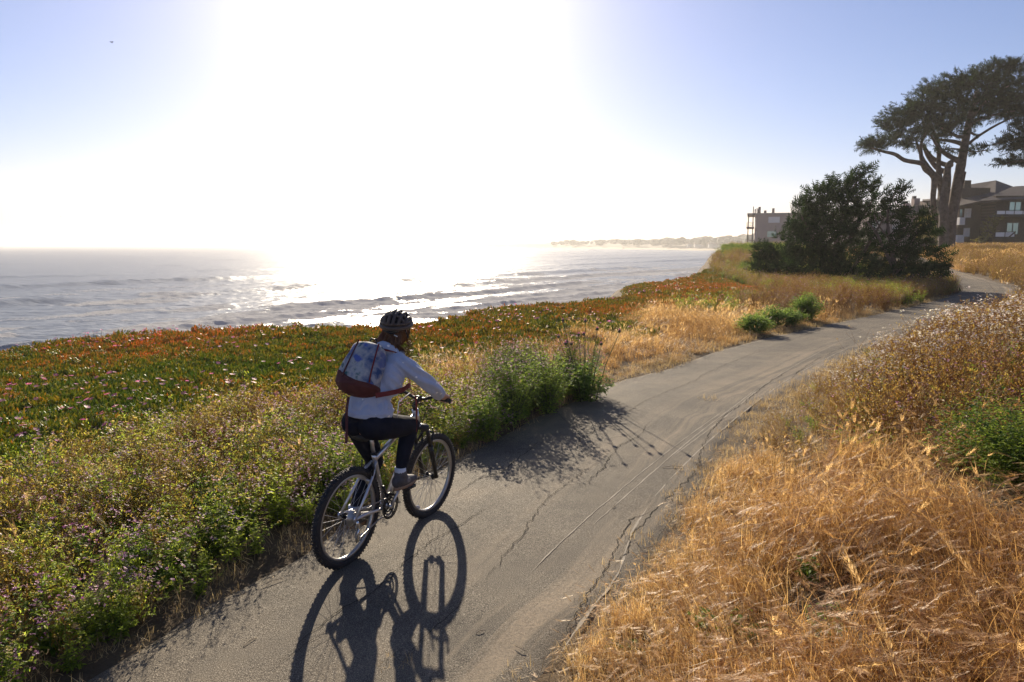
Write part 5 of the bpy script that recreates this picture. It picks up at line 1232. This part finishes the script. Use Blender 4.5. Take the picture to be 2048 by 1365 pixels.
# hoodie
hd_ = Mat('hoodie_cloth'); oc = hd_.coord()
vo = hd_.n('TexVoronoi'); hd_.set(vo.inputs['Vector'], oc); vo.inputs['Scale'].default_value = 14.5; vo.inputs['Randomness'].default_value = .75
dots = hd_.ramp(vo.outputs['Distance'], [(0, (1, 1, 1)), (.125, (1, 1, 1)), (.15, (0, 0, 0))])
wv = hd_.noise(900, 2, .6, oc); nz = hd_.noise(16, 5, .65, oc)
cl = hd_.mix(nz, (.38, .44, .60), (.52, .58, .72)); cl = hd_.mix(dots, cl, (.92, .92, .92))
M_HOOD = hd_.done(hd_.pbr(cl, .9, 0, hd_.bump(hd_.math('ADD', hd_.math('MULTIPLY', wv, .15), nz), .55, .012), .2, Sheen_Weight=.3))
def folds(co):
    x, y, z = co.T; d = np.zeros(len(co))
    d += .0065 * np.sin((x * .7 + z) * 95 + 3 * np.sin(y * 18)) * sstep(.10, .2, np.abs(y)) * (z > 1.0)
    d += .006 * np.sin(z * 60 + 4 * fbm(x, y, .1, 3) * 6 + y * 12) * sstep(1.15, 1.09, z) * sstep(1.045, 1.07, z) * (np.abs(y) < .2)
    d += .018 * (fbm(x * 1.0 + z, y + z * .5, .10, 8, 4) - .5)
    co[:, 2] = np.where((z < 1.10) & (np.abs(y) < .21), np.maximum(z, .992 - .10 * (x - .17)), z)
    d += np.where((z < 1.035), .010, 0) * (np.abs(y) < .21) + .006 * np.exp(-((z - 1.04) / .008) ** 2)
    return d
tr = [T([HIP + [-.005, 0, .075], HIP + [.03, 0, .17], CHEST + [-.005, 0, -.02], NECK + [-.03, 0, -.035]], [.128, .122, .128, .085], 22, 1.0)]
tr += [lambda a, y0=y0: a.ball((.20, y0, 1.03), (.100, .095, .10), 18, 12) for y0 in (-.062, .062)]
tr += [lambda a, y0=y0: a.ball((.30, y0, 1.23), (.105, .105, .13), 18, 12) for y0 in (-.075, .075)]
tr += [T([CHEST + [.02, 0, .04], SHR + [0, .01, 0], ELR, WR + (ELR - WR) * .16], [.10, .066, .049, .037], 18), T([CHEST + [.02, 0, .04], SHL - [0, .01, 0], ELL, WL + (ELL - WL) * .16], [.10, .066, .049, .037], 18)]
tr += [T([NECK + [-.06, -.06, .02], NECK + [-.095, 0, .040], NECK + [-.06, .06, .02]], [.040, .052, .040]), T([NECK + [-.06, -.06, .015], NECK + [.01, -.078, .0], NECK + [.065, -.03, -.025]], [.032, .028, .022]), T([NECK + [-.06, .06, .015], NECK + [.01, .078, .0], NECK + [.065, .03, -.025]], [.032, .028, .022])]
jk = fuse('hoodie', tr, M_HOOD, rider, .0065, 4, disp=folds)
for wr, el in ((WR, ELR), (WL, ELL)):
    d = (el - wr) / np.linalg.norm(el - wr); a = Acc(); a.tube([wr + d * .006, wr + d * .018, wr + d * .045], [.029, .034, .036], 16); a.obj('cuff', M_HOOD, jk)
# leggings
M_LEG = simple('navy_leggings', (.014, .016, .026), .85, var=.25, scale=12, bump=.3, bscale=40, spec=.12)
lg = [B(HIP + [-.025, -.070, -.005], (.108, .092, .098)), B(HIP + [-.025, .070, -.005], (.108, .092, .098)), B(HIP + [.0, 0, -.005], (.102, .130, .07)), T([HJR + [.01, -.01, 0], HJR * .5 + KR * .5 + [0, -.005, -.005], KR], [.100, .083, .061]), T([HJL + [.01, .01, 0], HJL * .5 + KL * .5, KL], [.100, .083, .060]),
      T([KR, KR + (AR - KR) * .35 + [-.020, 0, 0], AR + [0, 0, .03]], [.060, .058, .036]), T([KL, KL + (AL - KL) * .35 + [-.022, 0, 0], AL + [0, 0, .03]], [.060, .058, .036])]
fuse('leggings', lg, M_LEG, rider, .0075, 5, disp=lambda co: .005 * (fbm(co[:, 0] + co[:, 2], co[:, 1], .07, 12) - .5))
M_SOCK = simple('white_sock', (.72, .74, .80), .9); M_SHOE = simple('grey_trail_shoe', (.085, .08, .085), .7, var=.35, scale=22, bump=.5, bscale=120); M_SOLE = simple('tan_sole', (.30, .19, .12), .8); M_PATCH = simple('shoe_patch', (.20, .19, .20), .6)
for A_, s_ in ((AR, -1), (AL, 1)):
    sole = A_[2] - .092
    a = Acc(); a.tube([A_ + [-.004, 0, .055], A_ + [0, 0, .0]], [.040, .041], 16); a.obj('sock', M_SOCK, rider)
    sh = fuse('shoe', [T([A_ + [-.028, 0, -.035], A_ + [.03, 0, -.052], A_ + [.105, 0, -.066], A_ + [.165, s_ * .004, -.072]], [.043, .045, .038, .027]), T([A_ + [0, 0, .015], A_ + [.012, 0, -.04]], [.045, .046]), B(A_ + [-.045, 0, -.045], (.030, .034, .038))], M_SHOE, rider, .006, 3)
    a = Acc(); n = 22; V = []
    for zz in (sole - .006, sole + .014):
        for q in range(n):
            t_ = 2 * PI * q / n; cx = .062 + .132 * math.cos(t_); w_ = (.040 + .006 * math.cos(t_)) * math.sin(t_); V.append((A_[0] + cx, A_[1] + w_, zz + (.016 * max(0, math.cos(t_)) ** 2)))
    a.add(V, [(q, (q + 1) % n, n + (q + 1) % n, n + q) for q in range(n)] + [tuple(range(n))[::-1], tuple(range(n, 2 * n))]); a.obj('sole', M_SOLE, sh)
    a = Acc(); a.ball(A_ + [.045, s_ * .042, -.045], (.022, .006, .018), 10, 6); a.obj('patch', M_PATCH, sh)
    a = Acc()
    for k in range(4): a.tube([A_ + [.050 + .018 * k, -.020, -.010 - .010 * k], A_ + [.050 + .018 * k, .020, -.010 - .010 * k]], .0028, 5)
    a.obj('lace', M_SOCK, sh)
# hair
hm = Mat('hair'); oc = hm.coord(); hw = hm.noise(1.0, 4, .6, hm.mapping(oc, (120, 120, 9)))
hb_ = hm.mix(hw, (.075, .034, .014), (.27, .13, .055)); hp = hm.pbr(hb_, .42, 0, None, .5); ht = hm.n('BsdfTranslucent'); hm.set(ht.inputs[0], hm.mix(1.0, hb_, (1.9, 1.5, 1.2), 'MULTIPLY')); hx = hm.n('MixShader'); hx.inputs[0].default_value = .4
hm.t.links.new(hp, hx.inputs[1]); hm.t.links.new(ht.outputs[0], hx.inputs[2]); M_HAIR = hm.done(hx.outputs[0])
hc = [B(HEAD + [-.012, 0, -.010], (.098, .084, .105), (0, .15, 0)), T([HEAD + [-.05, -.03, -.04], NECK + [-.045, -.055, .05], NECK + [-.02, -.085, .0]], [.050, .040, .020]), T([HEAD + [-.055, .02, -.04], NECK + [-.075, .03, .055], NECK + [-.12, .07, .01]], [.055, .045, .020])]
hr = fuse('hair', hc, M_HAIR, rider, .006, 3, disp=lambda co: .006 * np.sin(np.arctan2(co[:, 1], co[:, 0] - HEAD[0]) * 34 + co[:, 2] * 9))
a = Acc(); r_ = random.Random(3)
def lock(P, r0, n, sp, w=.0009):
    for k in range(n):
        o_ = np.array([r_.gauss(0, sp) for _ in range(3)]); o2 = np.array([r_.gauss(0, sp * 1.9) for _ in range(3)]); q = [np.array(P[0]) + o_ * .4, np.array(P[1]) + o_, np.array(P[2]) + o2 * .9, np.array(P[3]) + o2 * 1.4]
        a.tube(densify([list(p) for p in q], 4), [w] * 0 or w, 3, cap=False)
lock([HEAD + [-.06, .03, -.04], NECK + [-.10, .06, .045], NECK + [-.16, .12, .015], NECK + [-.20, .20, -.035]], 0, 150, .014)
lock([HEAD + [-.05, -.05, -.05], NECK + [-.05, -.085, .06], NECK + [.0, -.10, .02], NECK + [.01, -.10, -.02]], 0, 90, .012)
lock([HEAD + [.02, -.075, -.02], HEAD + [.03, -.085, -.08], HEAD + [.03, -.095, -.11], HEAD + [.0, -.10, -.14]], 0, 40, .011)
lock([HEAD + [-.02, .07, -.03], NECK + [-.06, .10, .05], NECK + [-.09, .15, .03], NECK + [-.10, .21, -.01]], 0, 70, .012)
put(a.obj('strands', M_HAIR, hr), kind='stuff')
# helmet with vents, rim and straps
M_HLM = simple('helmet_shell', (.085, .062, .048), .5, var=.2, bump=.0, spec=.5); M_HIN = simple('helmet_foam', (.02, .018, .017), .9)
HC = HEAD + np.array([-.006, 0, .032]); a = Acc(); V = []; F = []; nu, nv = 56, 16; grid = {}
def hpt(u, v, rr_): # u round, v up
    ph = v * PI / 2; rx, ry, rz = .142 * rr_, .107 * rr_, .104 * rr_
    x = rx * math.cos(ph) * math.cos(u); y = ry * math.cos(ph) * math.sin(u); z = rz * math.sin(ph) - (.018 * math.cos(u) ** 2 if v < .1 else 0)
    return np.array([x - z * .12, y, z + x * .10])
ribs = [-.080, -.048, -.016, .016, .048, .080]
a = Acc()
for k, y0 in enumerate(ribs):          # lengthwise shell ribs standing proud of dark vents
    for seg in range(2):
        P_ = []; R__ = []
        for t_ in np.linspace(.10, .93, 12):
            ang = PI * t_; c = math.sqrt(max(0, 1 - (y0 / .099) ** 2)); x = .126 * c * math.cos(ang); z = .104 * c * math.sin(ang) ** .85 if math.sin(ang) > 0 else 0
            P_.append(HC + np.array([x - z * .12, y0 * (1 + .06 * math.sin(ang)), z + x * .10 - .002])); R__.append(.0135 * (1 - .35 * abs(t_ - .5)))
    a.tube(P_, R__, 8, flat=.75)
for zc, rr_, w_ in ((.008, 1.0, .016), (.034, .985, .012)):
    P_ = [HC + np.array([.126 * rr_ * math.cos(t_) * (1 - zc * 1.2), .101 * rr_ * math.sin(t_) * (1 - zc), zc + .145 * math.cos(t_) * .10]) for t_ in np.linspace(0, 2 * PI, 37)]
    a.tube(P_, w_, 8, flat=1.0)
for xx in (-.068, -.02, .04, .08):
    P_ = []
    for t_ in np.linspace(.08, .92, 10):
        ang = PI * t_; c = math.sqrt(max(0, 1 - (xx / .15) ** 2)); y = .098 * c * math.cos(ang); z = .103 * c * math.sin(ang); P_.append(HC + np.array([xx - z * .12, y, z + xx * .1 - .001]))
    a.tube(P_, .0095, 7)
hl = a.obj('helmet', M_HLM, rider)
a = Acc(); a.ball(HC + [0, 0, .004], (.112, .088, .090), 24, 14); V_ = a.v[0]; V_[:, 2] = np.maximum(V_[:, 2], HC[2] - .01); a.obj('foam_liner', M_HIN, hl)
a = Acc()
for s_ in (-1, 1): a.tube([HC + [.02, s_ * .095, 0], HEAD + [.02, s_ * .083, -.04], HEAD + [.045, s_ * .03, -.105]], .0045, 5, flat=.4); a.tube([HC + [-.06, s_ * .08, 0], HEAD + [-.01, s_ * .088, -.045], HEAD + [.02, s_ * .083, -.05]], .0045, 5, flat=.4)
a.tube([HC + [-.10, -.05, -.02], HC + [-.115, 0, -.035], HC + [-.10, .05, -.02]], .012, 8); a.obj('helmet_strap', M_BLK, hl)
a = Acc(); a.tube([HC + [-.100, -.045, -.060], HC + [-.105, -.022, -.050]], .004, 6); a.obj('reflective_tab', M_REF, hl)

# the helmet turns with the head, a little to the left
_R = Matrix.Translation(Vector(HEAD)) @ Matrix.Rotation(math.radians(16), 4, 'Z') @ Matrix.Translation(-Vector(HEAD))
hl.matrix_local = _R

# ------------------------------------------------------------------ the backpack
pk = Mat('painted_backpack_cloth'); oc = pk.coord()
v1 = pk.n('TexVoronoi'); pk.set(v1.inputs['Vector'], pk.mix(.12, oc, pk.noise(9, 3, .6, oc, 1))); v1.inputs['Scale'].default_value = 10.5
n1 = pk.noise(7, 4, .6, oc); blob = pk.ramp(v1.outputs['Distance'], [(.30, (1, 1, 1)), (.42, (0, 0, 0))]); colr = pk.ramp(pk.math('FRACT', pk.math('MULTIPLY', v1.outputs['Color'], 3.3)), [(0, (.03, .05, .30)), (.3, (.04, .09, .40)), (.42, (.05, .24, .13)), (.6, (.10, .13, .30)), (.7, (.42, .44, .48)), (1, (.5, .5, .52))], 'CONSTANT')
wash_ = pk.ramp(n1, [(.36, (.04, .08, .20)), (.44, (.22, .25, .33)), (.54, (.46, .45, .44)), (.62, (.05, .13, .14))])
M_PACK = pk.done(pk.pbr(pk.mix(pk.math('MULTIPLY', blob, .85), wash_, colr), .8, 0, pk.bump(pk.noise(10, 5, .7, oc), .6, .02), .3))
M_MAR = simple('maroon_cordura', (.095, .022, .020), .85, var=.25, scale=15, bump=.5, bscale=300); M_STRAP = simple('red_webbing', (.17, .022, .020), .8); M_DST = simple('maroon_webbing', (.09, .025, .03), .85)
bp = empty('backpack', bike.location, bike.rotation_euler); put(bp, 'painted blue and grey backpack with maroon base and red straps worn by the cyclist', 'backpack')
PB = np.array([.065, .025, 1.135]); PT = np.array([.225, .025, 1.475]); pu = (PT - PB) / np.linalg.norm(PT - PB); pn = np.array([-pu[2], 0, pu[0]]); PLn = np.linalg.norm(PT - PB)
def packshape(lo, hi, inf=0., flap=0):
    n, m = 26, 36; V = []; F = []; k_ = 0
    for i in range(n):
        t_ = lo + (hi - lo) * i / (n - 1); h = t_
        wy = .148 * (1 - .40 * max(0, h - .35) ** 1.5 * 1.2) * (1 - .30 * max(0, .18 - h) / .18) + inf; dx = (.098 - .045 * max(0, h - .35) * 1.2) * (1 - .28 * max(0, .16 - h) / .16) + inf
        e_ = min(1, math.sqrt(max(0, 1 - ((h - .5) / .5) ** 10))) 
        c = PB + pu * PLn * h
        for q in range(m):
            t2 = 2 * PI * q / m; cx, cy = math.cos(t2), math.sin(t2); s1 = math.copysign(abs(cx) ** .75, cx); s2 = math.copysign(abs(cy) ** .72, cy)
            wob_ = 1 + .035 * math.sin(5 * t2 + 7 * h) + .02 * math.sin(11 * h + 3 * t2)
            V.append(c + pn * dx * e_ * s1 * wob_ + np.array([0, 1, 0]) * wy * e_ * s2 * wob_)
    for i in range(n - 1):
        for q in range(m): F.append((i * m + q, i * m + (q + 1) % m, (i + 1) * m + (q + 1) % m, (i + 1) * m + q))
    F += [tuple(range(m))[::-1], tuple(range((n - 1) * m, n * m))]; return V, F
a = Acc(); a.add(*packshape(.001, .999)); a.obj('main_bag', M_PACK, bp)
a = Acc(); a.add(*packshape(-.0 + .0005, .30, .006)); bs = a.obj('base_panel', M_MAR, bp)
V_ = np.empty(len(bs.data.vertices) * 3); bs.data.vertices.foreach_get('co', V_); V_ = V_.reshape(-1, 3)
hh = ((V_ - PB) @ pu) / PLn; yy = V_[:, 1] - PB[1]; up_ = hh > .26; V_ -= np.outer(np.where(hh > .12, (hh - .12) * 1.0, 0) * PLn * sstep(.02, -.10, -np.abs(yy) * 0 + yy * 0 + .12 - np.abs(yy) - .02) * 0, pu)
V_[:] += np.outer(np.where(hh > .2, .055 * sstep(0, .14, yy) - .02, 0) * sstep(.2, .3, hh), pu); bs.data.vertices.foreach_set('co', V_.ravel()); bs.data.update()
# piping seams running up the back panel, the top flap cord, haul loop
for s_, y0 in ((1, .070), (-1, -.128)):
    P_ = []
    for t_ in np.linspace(.26, .97, 14):
        c = PB + pu * PLn * t_; wy = .148 * (1 - .40 * max(0, t_ - .35) ** 1.5 * 1.2); dx = (.098 - .045 * max(0, t_ - .35) * 1.2); yk = y0 * (1 - .35 * (t_ - .26)); e_ = (1 - min(.97, abs(yk) / wy) ** 2.7) ** .37
        P_.append(c + pn * dx * e_ * 1.03 + np.array([0, yk, 0]))
    a = Acc(); a.tube(P_, .0052, 7); a.obj('piping', M_DST if s_ > 0 else M_STRAP, bp)
a = Acc(); c = PT - pu * .015; a.tube([c + [0, -.035, 0] - pn * .02, c + pu * .045 - pn * .02 + [0, -.02, 0], c + pu * .045 - pn * .02 + [0, .02, 0], c + [0, .035, 0] - pn * .02], .006, 7); a.obj('haul_loop', M_BLK, bp)
def strap(name, P_, w, mat, th=.0035):
    P_ = densify([list(p) for p in P_], 5); a = Acc(); Tn = np.gradient(P_, axis=0); Tn /= np.linalg.norm(Tn, axis=1)[:, None]; V = []
    for p, t_ in zip(P_, Tn):
        o_ = p - (CHEST * .5 + HIP * .5); o_ = o_ - t_ * (o_ @ t_); o_ /= np.linalg.norm(o_) + 1e-9; s2 = np.cross(t_, o_)
        for (aa, bb_) in ((-1, -1), (1, -1), (1, 1), (-1, 1)): V.append(p + s2 * aa * w / 2 + o_ * bb_ * th / 2)
    n = len(P_); a.add(V, [(4 * i + j, 4 * i + (j + 1) % 4, 4 * i + 4 + (j + 1) % 4, 4 * i + 4 + j) for i in range(n - 1) for j in range(4)] + [(3, 2, 1, 0), (4 * n - 4, 4 * n - 3, 4 * n - 2, 4 * n - 1)]); return a.obj(name, mat, bp, False)
# right shoulder strap: over the shoulder, down the front and back under the arm to the base of the bag
strap('shoulder_strap', [PT + [-.02, -.07, -.03], NECK + [-.02, -.105, .010], SHR + [.055, .045, .030], CHEST + [.165, -.085, -.02], CHEST + [.12, -.145, -.085], CHEST + [.05, -.165, -.095], CHEST + [-.06, -.172, -.105], PB + [.03, -.145, .025]], .032, M_STRAP, .006)
strap('shoulder_strap', [PT + [-.02, .09, -.03], NECK + [-.02, .105, .010], SHL + [.055, -.045, .030], CHEST + [.165, .085, -.02], CHEST + [.12, .145, -.085], CHEST + [.05, .165, -.095], CHEST + [-.06, .172, -.105], PB + [.03, .155, .025]], .032, M_STRAP, .006)
strap('loose_strap', [CHEST + [.12, -.150, -.13], CHEST + [.175, -.160, -.20], CHEST + [.185, -.165, -.33], CHEST + [.180, -.168, -.44]], .022, M_STRAP)
strap('loose_strap', [PB + [-.06, .0, .01], PB + [-.075, .0, -.08], PB + [-.07, .0, -.20], PB + [-.065, .005, -.30]], .020, M_DST)
a = Acc(); a.tube([CHEST + [.10, -.155, -.15], HIP + [.13, -.16, .14], HIP + [.105, -.165, .04]], .003, 5); a.obj('drawcord', M_SOCK, bp)

# ------------------------------------------------------------------ gulls and small debris
M_BIRD = simple('bird_feathers', (.035, .035, .04), .8)
for k, (px, py, D, s_, rl, lab) in enumerate([(223, 85, 42, .34, .35, 'dark bird gliding at the upper left, largest of the birds'), (499, 69, 70, .16, 0, 'tiny bird high at the top, left edge of the sun glare'), (567, 89, 72, .13, .3, 'tiny bird within the glare, right of the other high one'),
                                       (121, 434, 120, .45, .2, 'bird low over the sea horizon at the far left'), (310, 429, 130, .35, -.2, 'tiny bird above the horizon between the two low ones'), (273, 464, 130, .38, 0, 'bird just above the sea horizon at the left'), (1247, 497, 260, 1.5, .1, 'bird skimming the water below the far shore'), (387, 506, 200, .8, 0, 'bird flying close over the sea at the left')]):
    p = atd(px, py, D); t = empty('bird', p, (0, rl, 1.2 + k)); put(t, lab, 'bird', 'birds over the sea'); S = s_ / 2
    a = Acc(); a.tube([(-S * .55, 0, 0), (-S * .3, 0, 0), (0, 0, .01 * S), (S * .35, 0, .03 * S), (S * .5, 0, .03 * S)], [.02 * S, .09 * S, .13 * S, .08 * S, .02 * S], 8); a.obj('body', M_BIRD, t)
    for sd in (-1, 1):
        V = [(.16 * S, sd * .08 * S, .04 * S), (-.14 * S, sd * .08 * S, .04 * S), (-.10 * S, sd * .55 * S, .22 * S), (.14 * S, sd * .5 * S, .22 * S), (-.14 * S, sd * 1.0 * S, .10 * S)]; V += [(x_, y_, z_ - .015 * S) for x_, y_, z_ in V]
        a = Acc(); a.add(V, [(0, 1, 2, 3), (3, 2, 4), (8, 7, 6, 5), (9, 7, 8), (0, 5, 6, 1), (1, 6, 7, 2), (2, 7, 9, 4), (4, 9, 8, 3), (3, 8, 5, 0)]); a.obj('wing', M_BIRD, t, False)
TW = ['longest forked dry twig at the bottom by the right path edge', 'straight dry twig below the longest forked one', 'dry twig just above the longest forked one', 'short pale straw on the middle of the path beside a long crack',
      'short straw on the path left of the widest crack', 'tiny straw stub on the dust streaks', 'forked dark twig across the right path edge beside the widest crack', 'dry twig right of the forked dark one at the path edge', 'uppermost dry twig on the sandy right path edge',
      'short straw between the two long right-hand cracks', 'forked straw in the weed shadow left of the rear wheel', 'small straw near the left path edge at the bottom', 'tiny straw right of the front wheel shadow', 'small straw on the lower middle of the path',
      'dry twig on the dirt shoulder near the wide crack', 'dry twig on the dirt shoulder, lower of the two']
M_TWIG = simple('dry_twig', (.42, .33, .21), .9)
r_ = random.Random(11)
for k, (px, py, L_, az, br) in enumerate([(1125, 1318, .24, .2, 1), (1160, 1335, .18, .45, 0), (1150, 1300, .16, -.1, 0), (1088, 1012, .07, 1.9, 0), (1335, 1008, .09, 2.2, 0), (1228, 1018, .05, .9, 0), (1345, 938, .20, .1, 1), (1412, 932, .22, .25, 0), (1445, 905, .2, .0, 0), (1385, 1000, .08, 1.6, 0),
                                     (545, 1170, .15, .8, 1), (500, 1290, .10, 1.2, 0), (960, 1270, .05, .5, 0), (1040, 1302, .08, 2.4, 0), (1310, 1100, .18, .3, 0), (1290, 1135, .16, .6, 0)]):
    q = at(px, py); a = Acc(); d = np.array([math.cos(az), math.sin(az), 0]); s2 = np.array([-d[1], d[0], 0]); z0 = float(pathsurf(q.x, q.y, 0)) - .004
    P_ = [(-d * L_ / 2) + [0, 0, .004], s2 * L_ * .06 + [0, 0, .010], d * L_ / 2 + [0, 0, .006]]; a.tube(densify([list(p) for p in P_], 3), .0022, 5)
    if br: a.tube([s2 * L_ * .05 + [0, 0, .01], s2 * L_ * .28 + d * L_ * .2 + [0, 0, .02]], .002, 4)
    o = a.obj('twig', M_TWIG); o.location = (q.x, q.y, z0); put(o, TW[k], 'twig', 'dry twigs on the path')
